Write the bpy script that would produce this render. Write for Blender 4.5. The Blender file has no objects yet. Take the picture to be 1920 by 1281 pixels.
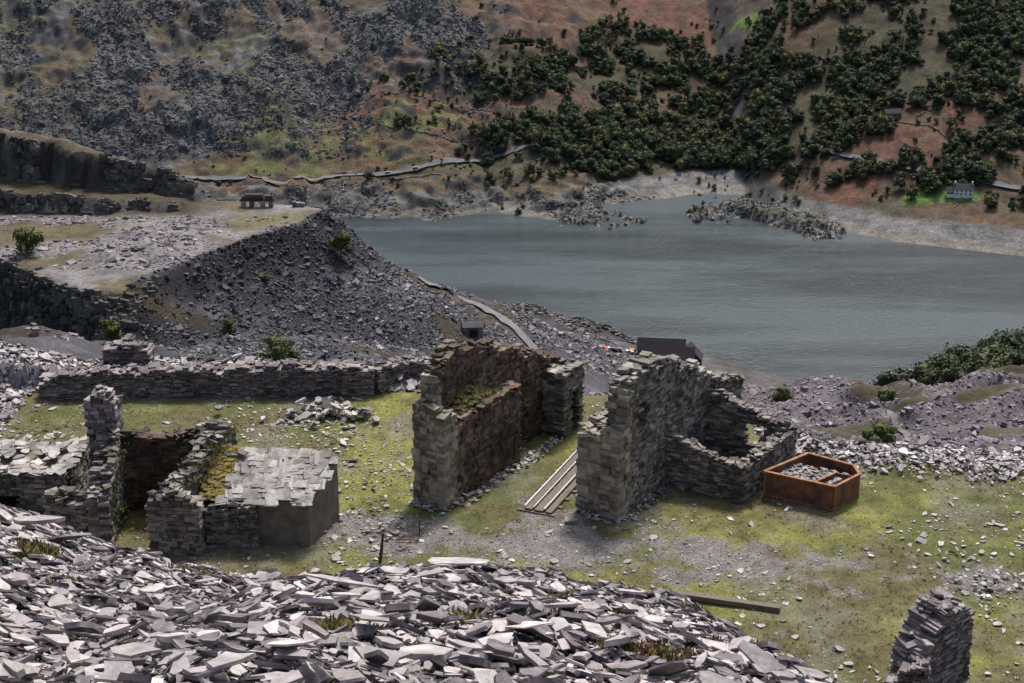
import bpy, math, numpy as np
from mathutils import Vector, Matrix
rng=np.random.default_rng(7)
scene=bpy.context.scene
# ------------------------------------------------------------------ camera / light
P=math.radians(20); F=2667.0; CZ=30.0
cam=bpy.data.objects.new("camera",bpy.data.cameras.new("camera")); scene.collection.objects.link(cam)
cam.location=(0,0,CZ); cam.rotation_euler=(math.radians(70),0,0)
cam.data.lens=50; cam.data.sensor_width=36; cam.data.clip_end=6000; cam.data.clip_start=.3
scene.camera=cam
el=math.radians(57)
Ls=Vector((.32*math.cos(el),.947*math.cos(el),math.sin(el))).normalized()
sl=bpy.data.lights.new("sun","SUN"); sl.energy=4.1; sl.angle=math.radians(10.0); sl.color=(1,.955,.89)
so=bpy.data.objects.new("sun",sl); scene.collection.objects.link(so); so.rotation_euler=Ls.to_track_quat('Z','Y').to_euler(); so.location=(0,0,200)
w=bpy.data.worlds.new("World"); scene.world=w; w.use_nodes=True
nt=w.node_tree; sky=nt.nodes.new("ShaderNodeTexSky"); sky.sky_type='NISHITA'; sky.sun_disc=False
sky.sun_elevation=math.asin(Ls.z); sky.sun_rotation=math.atan2(Ls.x,Ls.y); sky.dust_density=5; sky.air_density=1
nt.links.new(sky.outputs[0],nt.nodes["Background"].inputs[0]); nt.nodes["Background"].inputs[1].default_value=.145
scene.view_settings.view_transform='Standard'; scene.view_settings.look='None'; scene.view_settings.exposure=0

# ------------------------------------------------------------------ helpers
def ray(u,v):
    a=(u-960)/F; b=(640.5-v)/F
    return a, math.cos(P)+b*math.sin(P), -math.sin(P)+b*math.cos(P)
def at(u,v,z=0.):            # image pixel projected through the camera onto a level plane
    a,dy,dz=ray(u,v); t=(z-CZ)/dz; return np.array([a*t,dy*t,z])
def aty(u,v,y):              # image pixel projected along its camera ray to an assumed distance
    a,dy,dz=ray(u,v); t=y/dy; return np.array([a*t,y,CZ+dz*t])
TT=rng.random((512,512))
def vn(x,y):
    xi=np.floor(x).astype(int); yi=np.floor(y).astype(int); xf=x-xi; yf=y-yi
    xf=xf*xf*(3-2*xf); yf=yf*yf*(3-2*yf)
    a=TT[xi%512,yi%512]; b=TT[(xi+1)%512,yi%512]; c=TT[xi%512,(yi+1)%512]; d=TT[(xi+1)%512,(yi+1)%512]
    return (a*(1-xf)+b*xf)*(1-yf)+(c*(1-xf)+d*xf)*yf
def fbm(x,y,sc,o=4,seed=0,rid=False):
    x=np.asarray(x,float); y=np.asarray(y,float)
    r=0*x; amp=.5; tot=0; fx=1/sc
    for i in range(o):
        ca,sa=math.cos(.64+i*1.1),math.sin(.64+i*1.1)
        n=vn(x*fx*ca+y*fx*sa+seed*31.7+i*7.1, y*fx*ca-x*fx*sa+seed*17.3+i*3.3)*2-1
        if rid: n=1-2*abs(n)
        r=r+n*amp; tot+=amp; amp*=.5; fx*=2.03
    return r/tot
def axn(x,y,sx,sy,o=3,seed=0):
    r=0; amp=.5; tot=0
    for i in range(o):
        r=r+(vn(x/sx*2**i+seed*13.1,y/sy*2**i+seed*7.7)*2-1)*amp; tot+=amp; amp*=.55
    return r/tot
def ss(a,b,x): t=np.clip((x-a)/(b-a),0,1); return t*t*(3-2*t)
def link(o): scene.collection.objects.link(o); return o
def raw_mesh(name,V,loops,totals,mat,rnd=None,matidx=None,smooth=False):
    me=bpy.data.meshes.new(name); V=np.asarray(V,np.float32)
    loops=np.asarray(loops,np.int32).ravel(); totals=np.asarray(totals,np.int32)
    me.vertices.add(len(V)); me.vertices.foreach_set("co",V.ravel())
    me.loops.add(len(loops)); me.loops.foreach_set("vertex_index",loops)
    me.polygons.add(len(totals)); st=np.concatenate([[0],np.cumsum(totals)[:-1]]).astype(np.int32)
    me.polygons.foreach_set("loop_start",st)
    try: me.polygons.foreach_set("loop_total",totals)
    except Exception: pass
    for m in (mat if isinstance(mat,list) else [mat]): me.materials.append(m)
    me.update(calc_edges=True)
    me.polygons.foreach_set("use_smooth",np.full(len(totals),smooth))
    if matidx is not None: me.polygons.foreach_set("material_index",np.asarray(matidx,np.int32))
    if rnd is not None:
        at_=me.attributes.new("rnd",'FLOAT','FACE'); at_.data.foreach_set("value",np.asarray(rnd,np.float32))
    me.update()
    return link(bpy.data.objects.new(name,me))
BF=np.array([[0,3,2,1],[4,5,6,7],[0,1,5,4],[1,2,6,5],[2,3,7,6],[3,0,4,7]])
BC=np.array([[-1,-1,-1],[1,-1,-1],[1,1,-1],[-1,1,-1],[-1,-1,1],[1,-1,1],[1,1,1],[-1,1,1]],float)
def rotm(yaw,tx=0,ty=0):
    yaw=np.asarray(yaw,float); n=len(yaw); tx=np.broadcast_to(tx,n); ty=np.broadcast_to(ty,n)
    c,s=np.cos(yaw),np.sin(yaw); Z=np.zeros((n,3,3)); Z[:,0,0]=c; Z[:,0,1]=-s; Z[:,1,0]=s; Z[:,1,1]=c; Z[:,2,2]=1
    c,s=np.cos(tx),np.sin(tx); X=np.zeros((n,3,3)); X[:,0,0]=1; X[:,1,1]=c; X[:,1,2]=-s; X[:,2,1]=s; X[:,2,2]=c
    c,s=np.cos(ty),np.sin(ty); Y=np.zeros((n,3,3)); Y[:,1,1]=1; Y[:,0,0]=c; Y[:,0,2]=s; Y[:,2,0]=-s; Y[:,2,2]=c
    return Z,X@Y
def boxes(name,C,S,yaw,mat,jit=.012,tx=0,ty=0,rnd=None,matidx=None,rel=0,taper=0):
    C=np.asarray(C,float); S=np.asarray(S,float); n=len(C); yaw=np.broadcast_to(yaw,n)
    Z,T=rotm(yaw,tx,ty); R=Z@T
    V=BC[None]*S[:,None,:]
    if taper: V[:,4:,:2]*=rng.uniform(1-taper,1,(n,4,2))
    V=V+rng.uniform(-1,1,(n,8,3))*jit+rng.uniform(-1,1,(n,8,3))*rel*S[:,None,:]
    V=np.einsum('nij,nkj->nki',R,V)+C[:,None,:]
    fl=(BF[None]+np.arange(n)[:,None,None]*8).reshape(-1)
    if rnd is None: rnd=rng.random(n)
    mi=None if matidx is None else np.repeat(matidx,6)
    return raw_mesh(name,V.reshape(-1,3),fl,np.full(n*6,4),mat,np.repeat(rnd,6),mi)
def slates(name,C,r,mat,N=None,tilt=.25,thick=.12,K=7,rnd=None,minth=.012,amin=.4):
    C=np.asarray(C,float); n=len(C); r=np.broadcast_to(r,n).astype(float)
    ang=(np.arange(K)[None]+rng.uniform(-.42,.42,(n,K)))*2*np.pi/K
    rad=rng.uniform(.5,1.15,(n,K)); asp=rng.uniform(amin,1,(n,1))
    X=np.cos(ang)*rad*r[:,None]; Y=np.sin(ang)*rad*r[:,None]*asp
    th=np.maximum(r*thick*rng.uniform(.4,1.6,n),minth)[:,None]
    top=np.stack([X,Y,np.broadcast_to(th,X.shape)+rng.uniform(-.1,.1,X.shape)*th],-1)
    q=rng.uniform(.9,1.08,(n,K)); bot=np.stack([X*q,Y*q,-np.broadcast_to(th,X.shape)],-1)
    V=np.concatenate([top,bot],1)
    Z,_=rotm(rng.uniform(0,6.28,n)); V=np.einsum('nij,nkj->nki',Z,V)
    _,T=rotm(np.zeros(n),rng.normal(0,1,n)*tilt,rng.normal(0,1,n)*tilt); V=np.einsum('nij,nkj->nki',T,V)
    if N is not None:
        V[:,:,2]+= (N[:,0:1]*V[:,:,0]+N[:,1:2]*V[:,:,1])
    V=V+C[:,None,:]
    i=np.arange(n)[:,None]*2*K; k=np.arange(K)[None]; k2=(k+1)%K
    sides=np.stack([i+K+k,i+K+k2,i+k2,i+k],-1).reshape(n,K*4)
    fl=np.concatenate([(i+k),sides],1).reshape(-1)
    tot=np.tile(np.concatenate([[K],np.full(K,4)]),n)
    if rnd is None: rnd=rng.random(n)
    return raw_mesh(name,V.reshape(-1,3),fl,tot,mat,np.repeat(rnd,K+1))
def grid(name,xs,ys,H,colf,mat,smooth=True):
    X,Y=np.meshgrid(xs,ys); Z=H(X,Y); nx,ny=len(xs),len(ys)
    idx=np.arange(nx*ny).reshape(ny,nx)
    fl=np.stack([idx[:-1,:-1],idx[:-1,1:],idx[1:,1:],idx[1:,:-1]],-1).reshape(-1)
    o=raw_mesh(name,np.stack([X,Y,Z],-1).reshape(-1,3),fl,np.full((nx-1)*(ny-1),4),mat,smooth=smooth)
    gy,gx=np.gradient(Z,ys,xs)
    c=np.clip(colf(X,Y,Z,np.hypot(gx,gy)),0,1)
    ca=o.data.color_attributes.new("col",'FLOAT_COLOR','POINT')
    ca.data.foreach_set("color",np.concatenate([c.reshape(-1,3),np.ones((nx*ny,1))],1).astype(np.float32).ravel())
    return o
def empty(name,kids,loc=(0,0,0)):
    e=bpy.data.objects.new(name,None); e.empty_display_size=.5; link(e)
    for k in kids: k.parent=e
    return e
def lerpc(a,b,t): return np.asarray(a)*(1-t[...,None])+np.asarray(b)*t[...,None]
# ------------------------------------------------------------------ materials
def newmat(name):
    m=bpy.data.materials.new(name); m.use_nodes=True; nt=m.node_tree
    return m,nt,nt.nodes["Principled BSDF"]
def nz(nt,scale,detail=4,rough=.6,vec=None):
    n=nt.nodes.new("ShaderNodeTexNoise"); n.inputs["Scale"].default_value=scale; n.inputs["Detail"].default_value=detail; n.inputs["Roughness"].default_value=rough
    if vec is None:
        tc=nt.nodes.new("ShaderNodeTexCoord"); vec=tc.outputs["Object"]
    nt.links.new(vec,n.inputs["Vector"]); return n.outputs["Fac"]
def mr(nt,src,a,b,c,d):
    m=nt.nodes.new("ShaderNodeMapRange"); nt.links.new(src,m.inputs[0])
    for i,x in enumerate((a,b,c,d)): m.inputs[i+1].default_value=x
    return m.outputs[0]
def mathn(nt,op,a,b):
    m=nt.nodes.new("ShaderNodeMath"); m.operation=op
    for i,x in enumerate((a,b)):
        if isinstance(x,(int,float)): m.inputs[i].default_value=x
        else: nt.links.new(x,m.inputs[i])
    return m.outputs[0]
def mix(nt,f,a,b,mode='MIX'):
    m=nt.nodes.new("ShaderNodeMix"); m.data_type='RGBA'; m.blend_type=mode
    for i,x in ((0,f),(6,a),(7,b)):
        if isinstance(x,(int,float)): m.inputs[i].default_value=x
        elif isinstance(x,tuple): m.inputs[i].default_value=(*x,1)
        else: nt.links.new(x,m.inputs[i])
    return m.outputs[2]
def bump(nt,bs,h,st,dist):
    b=nt.nodes.new("ShaderNodeBump"); b.inputs["Strength"].default_value=st; b.inputs["Distance"].default_value=dist
    nt.links.new(h,b.inputs["Height"]); nt.links.new(b.outputs[0],bs.inputs["Normal"])
def ramp(nt,src,stops):
    r=nt.nodes.new("ShaderNodeValToRGB"); nt.links.new(src,r.inputs[0]); e=r.color_ramp.elements
    while len(e)<len(stops): e.new(.5)
    for el,(p,c) in zip(e,stops): el.position=p; el.color=(*c,1)
    return r.outputs[0]
def stone_mat(name,stops,lichen=.5,lc=(.33,.33,.29),sc=6,rough=.75,stain=None,stsc=.6,moss=0,spec=.4,stain2=None,bmp=True):
    m,nt,bs=newmat(name)
    a=nt.nodes.new("ShaderNodeAttribute"); a.attribute_name="rnd"
    c=ramp(nt,a.outputs["Fac"],stops)
    c=mix(nt,1.0,c,mix(nt,mr(nt,nz(nt,sc),.3,.7,0,1),(.6,.6,.6),(1.25,1.25,1.25)),'MULTIPLY')
    if bmp: c=mix(nt,1.0,c,mix(nt,mr(nt,nz(nt,sc*.15,3),.38,.62,0,1),(.68,.67,.68),(1.15,1.13,1.1)),'MULTIPLY')
    if lichen>0: c=mix(nt,mathn(nt,'MULTIPLY',mr(nt,nz(nt,sc*.7,6,.75),.52,.64,0,1),lichen),c,lc)
    if stain: c=mix(nt,mr(nt,nz(nt,stsc,4),.42,.62,0,.8),c,stain)
    if stain2: c=mix(nt,mr(nt,nz(nt,stsc*1.7,5,.7),.55,.7,0,.55),c,stain2)
    if moss>0:
        g=nt.nodes.new("ShaderNodeNewGeometry"); s=nt.nodes.new("ShaderNodeSeparateXYZ"); nt.links.new(g.outputs["Normal"],s.inputs[0])
        c=mix(nt,mathn(nt,'MULTIPLY',mr(nt,nz(nt,1.5,5),.5,.6,0,moss),mr(nt,s.outputs[2],-.2,.6,.35,1)),c,(.10,.11,.025))
    nt.links.new(c,bs.inputs["Base Color"]); bs.inputs["Roughness"].default_value=rough; bs.inputs["Specular IOR Level"].default_value=spec
    if bmp: bump(nt,bs,nz(nt,sc*3,5,.7),.5,.03)
    return m
def terr_mat(name,s1,s2,lo,hi,bst,bd,rough=.9,bsc=None,spec=.2):
    m,nt,bs=newmat(name)
    a=nt.nodes.new("ShaderNodeAttribute"); a.attribute_name="col"
    f=mathn(nt,'MULTIPLY',mr(nt,nz(nt,s1,6,.7),.3,.7,lo,hi),mr(nt,nz(nt,s2,5,.75),.3,.7,lo,hi))
    v=nt.nodes.new("ShaderNodeVectorMath"); v.operation='SCALE'; nt.links.new(a.outputs["Color"],v.inputs[0]); nt.links.new(f,v.inputs["Scale"])
    nt.links.new(v.outputs[0],bs.inputs["Base Color"]); bs.inputs["Roughness"].default_value=rough; bs.inputs["Specular IOR Level"].default_value=spec
    bump(nt,bs,nz(nt,bsc or s2,6,.8),bst,bd); return m
def plain(name,c,rough=.8,metal=0,sc=4,var=.35,bst=.2,c2=None):
    m,nt,bs=newmat(name)
    c2=c2 or tuple(x*(1-var) for x in c)
    nt.links.new(mix(nt,mr(nt,nz(nt,sc,6,.7),.38,.62,0,1),c,c2),bs.inputs["Base Color"])
    bs.inputs["Roughness"].default_value=rough; bs.inputs["Metallic"].default_value=metal
    bump(nt,bs,nz(nt,sc*5),bst,.02); return m
def leaf_mat(name,stops,inst=False):
    m,nt,bs=newmat(name)
    if inst:
        oi=nt.nodes.new("ShaderNodeObjectInfo"); src=oi.outputs["Random"]
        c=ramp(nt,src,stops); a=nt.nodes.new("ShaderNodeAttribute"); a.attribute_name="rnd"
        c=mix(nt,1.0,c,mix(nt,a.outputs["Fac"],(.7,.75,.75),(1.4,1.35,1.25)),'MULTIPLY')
    else:
        a=nt.nodes.new("ShaderNodeAttribute"); a.attribute_name="rnd"; c=ramp(nt,a.outputs["Fac"],stops)
    nt.links.new(c,bs.inputs["Base Color"]); bs.inputs["Roughness"].default_value=.75; bs.inputs["Specular IOR Level"].default_value=.2
    return m
SL=[(0,(.10,.088,.10)),(.25,(.20,.175,.19)),(.55,(.34,.305,.32)),(.85,(.49,.45,.455)),(1,(.64,.60,.59))]
m_slate=stone_mat("slate_scree",SL,.35,(.50,.48,.45),5,.5,spec=.45)
m_slate_t=stone_mat("slate_debris",[(0,(.18,.165,.165)),(.5,(.36,.335,.33)),(1,(.55,.52,.50))],.3,(.46,.46,.40),6,.6,moss=.2)
m_spoil=stone_mat("spoil_blocks",[(0,(.036,.036,.044)),(.5,(.088,.088,.104)),(.85,(.155,.15,.17)),(1,(.30,.29,.31))],0,sc=.8,rough=.8,bmp=False)
m_spoilr=stone_mat("purple_spoil_blocks",[(0,(.07,.06,.068)),(.5,(.15,.13,.148)),(.85,(.23,.20,.22)),(1,(.34,.31,.33))],0,sc=.8,rough=.8,bmp=False)
m_rock=stone_mat("mountain_rock",[(0,(.06,.063,.068)),(.5,(.105,.107,.112)),(.85,(.15,.15,.155)),(1,(.21,.21,.21))],0,sc=.3,rough=.9,spec=.2,bmp=False)
m_crag=stone_mat("quarry_crag_rock",[(0,(.045,.043,.042)),(.5,(.10,.096,.088)),(.85,(.15,.142,.125)),(1,(.20,.19,.16))],0,sc=.7,rough=.9,spec=.2,bmp=False)
m_wall=stone_mat("slate_masonry",[(0,(.055,.048,.046)),(.4,(.13,.117,.108)),(.75,(.21,.19,.18)),(1,(.38,.35,.32))],.7,(.36,.35,.30),3.0,.8,moss=.25)
m_wallp=stone_mat("purple_masonry",[(0,(.065,.055,.06)),(.5,(.155,.132,.143)),(1,(.35,.31,.32))],.4,(.38,.36,.34),3.5,.75,moss=.12)
m_tan=stone_mat("quoin_stone",[(0,(.13,.105,.08)),(.5,(.25,.215,.165)),(1,(.40,.36,.29))],.8,(.42,.41,.34),3,.85,moss=.15)
m_brown=stone_mat("stained_masonry",[(0,(.055,.038,.030)),(.5,(.14,.098,.073)),(1,(.27,.20,.155))],.4,(.32,.25,.18),3.5,.85,stain=(.026,.019,.015),moss=.2,stain2=(.20,.085,.035))
m_near=terr_mat("terrace_turf",1.1,7,.62,1.4,1.0,.09,bsc=10)
m_mid=terr_mat("spoil_tip_ground",.12,1.1,.6,1.42,1.0,.7,bsc=1.5)
m_far=terr_mat("mountain_ground",.09,.5,.52,1.5,.9,1.0,bsc=.6)
m_leaf=leaf_mat("tree_foliage",[(0,(.040,.056,.034)),(.45,(.058,.074,.038)),(.8,(.080,.090,.042)),(.94,(.12,.125,.048)),(1,(.16,.155,.055))],True)
m_bush=leaf_mat("bush_foliage",[(0,(.04,.055,.018)),(.6,(.09,.105,.03)),(1,(.17,.165,.055))])
m_bark=plain("bark",(.07,.06,.05),.9)
m_grass=leaf_mat("tuft_leaves",[(0,(.065,.085,.022)),(.6,(.155,.16,.045)),(1,(.25,.24,.085))])
m_heath=leaf_mat("heather_leaves",[(0,(.08,.045,.025)),(.5,(.14,.075,.035)),(1,(.14,.12,.04))])
m_rust=plain("rusty_steel",(.25,.095,.042),.85,0,1.6,.5,.4,(.075,.042,.032))
m_rust2=plain("rusty_steel_rim",(.16,.068,.035),.8,0,3,.5,.3,(.34,.16,.07))
m_iron2=plain("rusty_scrap",(.10,.04,.025),.85,0,6,.4,.3)
m_wood=plain("weathered_timber",(.19,.155,.125),.85,0,8,.5,.5)
m_steel=plain("worn_rail",(.58,.55,.53),.5,.0,10,.3)
m_plaster=plain("render_coat",(.19,.165,.14),.9,0,1.6,.5,.5,(.10,.09,.075))
m_road=plain("asphalt",(.14,.14,.15),.9,0,.4,.2)
m_track=plain("gravel_track",(.175,.168,.172),.95,0,.5,.3)
m_white=plain("white_wall",(.82,.82,.78),.8,0,.5,.1)
m_roof=plain("slate_roof",(.05,.045,.055),.9,0,.4,.3)
m_roofd=plain("dark_slate_roof",(.032,.028,.036),1,0,1.2,.4)
m_shedw=plain("dark_sheeting",(.06,.052,.06),.9,0,.4,.3)
m_dark=plain("dark_opening",(.012,.011,.01),.9)
m_iron=plain("machine_iron",(.09,.06,.045),.8,0,2,.5)

# ------------------------------------------------------------------ near ground
uX=[-40,-13.8,-11.4,-8.1,-5.9,-4.9,-3,-1.3,.6,2,4.2,5.65,7.8,8.7,12,20,45]
uZ=[14.6,12.9,11.75,10.9,10.5,10.7,11.1,11.1,10.8,10.5,10.1,9.1,7.9,7.1,4.7,2,-4]
eX=[-60,-24,-8,0,4,12,16,30,60]; eY=[78.5,77.2,76.2,74.5,73.5,71.5,67.5,65.2,61]
def Hscree(x,y):
    zc=np.interp(x,uX,uZ); f=np.where(y<34,zc+.5*(34-y),zc-.72*(y-34))
    return f+fbm(x,y,5,4,1)*.45*ss(0,10,y)+fbm(x,y,1.2,3,9)*.22*ss(5,10,y)
def Hn(x,y):
    x=np.asarray(x,float); y=np.asarray(y,float)
    T=fbm(x,y,9,4,2)*.16+fbm(x,y,1.5,3,13)*.06
    ye=np.interp(x,eX,eY)+fbm(x,y*0,3,3,15)*.5
    T=T+ (1.0+.5*fbm(x,y,4,3,3))*ss(74.3,75.3,y)*ss(-4,-8,x)*(1+.4*ss(-24,-28,x))
    T=T+ (.45+.5*fbm(x,y,2.5,3,4))*np.exp(-((y-ye+2.2)/1.5)**2)*ss(12.5,16,x)
    T=T+ (1.0+.5*fbm(x,y,3,3,4))*np.exp(-((y-73)/3.5)**2)*ss(-27.5,-31,x)
    T=T-np.maximum(y-ye,0)*.85
    return np.maximum(Hscree(x,y),T)
def slope(H,x,y,e=.3):
    gx=(H(x+e,y)-H(x-e,y))/(2*e); gy=(H(x,y+e)-H(x,y-e))/(2*e)
    return np.stack([gx,gy],-1)
pathX=np.array([-30,-12,-8,-3,2,8,14,20,27,45]); pathY=np.array([62,60,57.5,56.0,56.3,55.3,54.6,53.4,52.2,48])
def gravelw(x,y):
    d=(y-np.interp(x,pathX,pathY))
    wd=np.interp(x,[-8,2,8,20,30],[1.9,2.5,2.2,1.7,1.5])
    g=np.exp(-(d/wd)**2)*np.interp(x,[-12,-6,3,9,30],[0,.92,.95,.68,.66])
    g=np.maximum(g,np.exp(-((x-1.4-(y-59.7)*.55)/1.0)**2)*ss(64,60,y)*ss(55,58,y)*.9)
    g=g+fbm(x,y,2.6,5,11)*.65+fbm(x,y,.6,4,12)*.6
    return ss(.30,.85,g)
def coln(X,Y,Z,S):
    n=fbm(X,Y,4,5,5); n2=fbm(X,Y,.9,4,6)
    c=lerpc((.11,.12,.042),(.215,.21,.06),ss(-.45,.45,n+.6*n2))
    br=ss(.0,.42,fbm(X,Y,2.3,5,7)+.28*ss(56,48,Y)*ss(4,14,X)+.10)
    c=lerpc(c,(.125,.105,.055),br*.8)
    gr=ss(.0,.4,fbm(X,Y,3,5,14)+.35*n2+.05); c=lerpc(c,(.20,.19,.16),gr*.5)
    g=gravelw(X,Y); c=lerpc(c,(.215,.195,.195),g*.92)
    slate=np.array([.13,.113,.12])
    sc=ss(-.25,.0,Hscree(X,Y)-fbm(X,Y,9,4,2)*.16)
    ye=np.interp(X,eX,eY)
    sc=np.maximum(sc,ss(74.0,74.6,Y)*ss(2,-2,X)); sc=np.maximum(sc,ss(-3.4,-2.0,Y-ye+.7*fbm(X,Y,2,3,8))*ss(12,15,X)); sc=np.maximum(sc,ss(0,1,Y-ye))
    sc=np.maximum(sc,ss(-26.5,-29,X)*ss(68,70,Y))
    return lerpc(c,slate,sc)
terr=grid("terrace_ground",np.arange(-48,48,.24),np.arange(2,108,.25),Hn,coln,m_near)

def fan(n,y0,y1,k=.40,off=.5):
    u=rng.random(n); y=np.sqrt(y0*y0+u*(y1*y1-y0*y0)); x=rng.uniform(-1,1,n)*(k*y+off); return x,y
def scree(name,x,y,r,tilt,lift,mat=m_slate,thick=.12,amin=.4):
    z=Hn(x,y)+rng.random(len(x))*lift*r
    return slates(name,np.stack([x,y,z],-1),r,mat,slope(Hn,x,y),tilt,thick,amin=amin,minth=.008,K=6)
x,y=fan(100000,9.5,38); r=np.clip(.028+rng.exponential(.048,len(x)),.028,.30)
k=Hscree(x,y)>Hn(x,y)-.01; s1=scree("slate_pieces",x[k],y[k],r[k],.30,1.0,amin=.35,thick=.11)
x,y=fan(1500,10,37.5); r=.14+np.clip(rng.exponential(.075,len(x)),0,.30); s2=scree("slate_slabs",x,y,r,.24,.7,thick=.09,amin=.35)
big=[(480,1032,1.2),(640,1108,.75),(130,1020,.6),(860,1070,.95),(180,1130,.45),(540,1230,.35),(990,1190,.35),(1060,1150,.35),(250,1245,.35),(430,1260,.3),(700,1180,.35),(60,990,.8),(300,1130,.4),(950,1100,.45),(1180,1120,.4),(740,1085,.5),(390,1100,.4)]
def hit(u,v,H,y0,y1,n=3000):
    a,dy,dz=ray(u,v); yy=np.linspace(y0,y1,n); xx=a*yy/dy; zz=CZ+dz*yy/dy
    b=np.nonzero(zz<H(xx,yy))[0]
    i=b[0] if len(b) else n-1
    return np.array([xx[i],yy[i],H(xx[i:i+1],yy[i:i+1])[0]])
pb=np.array([hit(u,v,lambda a,b:Hscree(a,b)+.15,8,36.5) for u,v,_ in big]); rb=np.array([b[2] for b in big])
pb[:,2]+=.08+.18*rb
s3=slates("large_slabs",pb,rb,m_slate,np.tile([0,-.42],(len(big),1)),.10,.05,K=7,rnd=rng.uniform(.5,.95,len(big)),amin=.4)
empty("slate_scree",[s1,s2,s3])

def debris(name,x,y,r,tilt=.15,lift=.3,mat=m_slate_t,thick=.12):
    z=Hn(x,y)+r*lift*rng.random(len(x))+.01
    return slates(name,np.stack([x,y,z],-1),r,mat,slope(Hn,x,y),tilt,thick,K=6)
parts=[]
x=rng.uniform(-32,32,26000); y=rng.uniform(44,75,26000); k=(fbm(x,y,3.0,4,21)+.22*rng.normal(size=26000)+.18*ss(0,-6,x)>.25)&(y<np.interp(x,eX,eY)); k&=Hscree(x,y)<0.1
r=np.clip(.025+rng.exponential(.055,26000),.025,.36); parts.append(debris("loose_slates",x[k],y[k],r[k]))
x=rng.uniform(-14,34,34000); y=rng.uniform(46,66,34000); k=(gravelw(x,y)>.15+.5*rng.random(34000))&(Hscree(x,y)<0); r=rng.uniform(.012,.06,34000)
parts.append(debris("gravel_stones",x[k],y[k],r[k],.3))
x=rng.uniform(-40,-3,11000); y=rng.uniform(74.2,79,11000); r=np.clip(.05+rng.exponential(.07,11000),.05,.4); parts.append(debris("bank_rubble",x,y,r,.3,.9,m_slate))
x=rng.uniform(-40,-27,6000); y=rng.uniform(68.5,75,6000); r=np.clip(.05+rng.exponential(.07,6000),.05,.4); parts.append(debris("bank_rubble_side",x,y,r,.3,.9,m_slate))
x=rng.uniform(12.8,40,15000); ye=np.interp(x,eX,eY); y=ye-1.7+rng.normal(0,.95,15000)+.6*fbm(x,x*0,3,3,5); r=np.clip(.035+rng.exponential(.05,15000),.035,.32); parts.append(debris("edge_rubble",x,y,r,.3,.9,m_slate))
for (u,v,sp,n,rr) in [(615,775,.9,70,.28),(680,785,.5,20,.25),(1810,1075,1.4,60,.13),(1850,1110,1.0,40,.14),(1500,870,1.3,120,.16),(560,790,.8,25,.2),(100,830,1.5,70,.14),(700,905,1.4,60,.12),(640,800,1.2,30,.14),(410,805,1,20,.22),(730,990,1.2,60,.1),(680,960,1.0,40,.12)]:
    c=at(u,v); x=c[0]+rng.normal(0,sp,n); y=c[1]+rng.normal(0,sp*.8,n); parts.append(debris("slate_heap",x,y,rr*rng.uniform(.5,1.6,n),.3,1.6))
empty("slate_debris",parts)

# ------------------------------------------------------------------ masonry
class B:
    def __init__(s): s.C=[];s.S=[];s.Y=[];s.M=[];s.X=[];s.T=[]
    def add(s,c,h,y,m=0,tx=0,ty=0): s.C.append(c);s.S.append(h);s.Y.append(y);s.M.append(m);s.X.append(tx);s.T.append(ty)
    def out(s,name,mats,jit=.014):
        return boxes(name,s.C,s.S,np.array(s.Y),mats,jit,np.array(s.X),np.array(s.T),matidx=np.array(s.M))
def wall(b,p0,p1,th,prof,openings=(),ch=.13,Lr=(.18,.6),rag=.15,mi=0,z0=-.25,leaves=2,cap=True):
    p0=np.array(p0[:2],float); p1=np.array(p1[:2],float); L=np.linalg.norm(p1-p0); d=(p1-p0)/L; nn=np.array([-d[1],d[0]]); yaw=math.atan2(d[1],d[0])
    ps=[a for a,_ in prof]; ph=[a for _,a in prof]; zmax=max(ph)+.3
    z=z0; off=rng.uniform(0,100)
    while z<zmax:
        h=ch*rng.uniform(.55,1.5)
        for lf in range(leaves):
            s=-rng.uniform(0,.15)
            while s<L:
                l=rng.uniform(*Lr); sc=min(s+l/2,L)
                l=min(l,L-s+rng.uniform(0,.08))
                sm=s+l/2; top=np.interp(sm,ps,ph)+rag*(2*float(vn(np.array([sm*1.8+off]),np.array([off+lf*3]))[0])-1)*1.6+rng.normal()*rag*.35
                ok=z+h*.5<top
                for (a,c,e,f) in openings:
                    if a<sm<c and e<z+h/2<f: ok=False
                if ok:
                    near=top-z<.45
                    c2=p0+d*sm+nn*((lf-(leaves-1)/2)*th/leaves+rng.normal()*.024)
                    b.add((c2[0],c2[1],z+h/2),(l/2-.008,th/leaves/2+rng.uniform(-.02,.055),h/2-.006),yaw+rng.normal()*(.15 if near else .02),mi,rng.normal()*(.08 if near else .012),rng.normal()*(.08 if near else .012))
                s+=l
        z+=h
    for (a,c,e,f) in openings:
        cc=p0+d*(a+c)/2; b.add((cc[0],cc[1],f+.09),((c-a)/2+.25,th/2+.03,.09),yaw,mi)
    if cap:
        for k in range(int(L*8)):
            s=rng.uniform(0,L); t=np.interp(s,ps,ph); c2=p0+d*s+nn*rng.uniform(-.5,.5)*th
            b.add((c2[0],c2[1],t+rng.uniform(-.1,.12)),(rng.uniform(.08,.28),rng.uniform(.06,.2),rng.uniform(.015,.05)),rng.uniform(0,6.28),mi,rng.normal()*.22,rng.normal()*.22)
D=np.array([.54,.84]); D/=np.linalg.norm(D); Nn=np.array([D[1],-D[0]])
OL=np.array([-3.1,59.5]); OR=np.array([4.88,58.35])
def lo(O,s,o): return O+D*s+Nn*o
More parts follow.
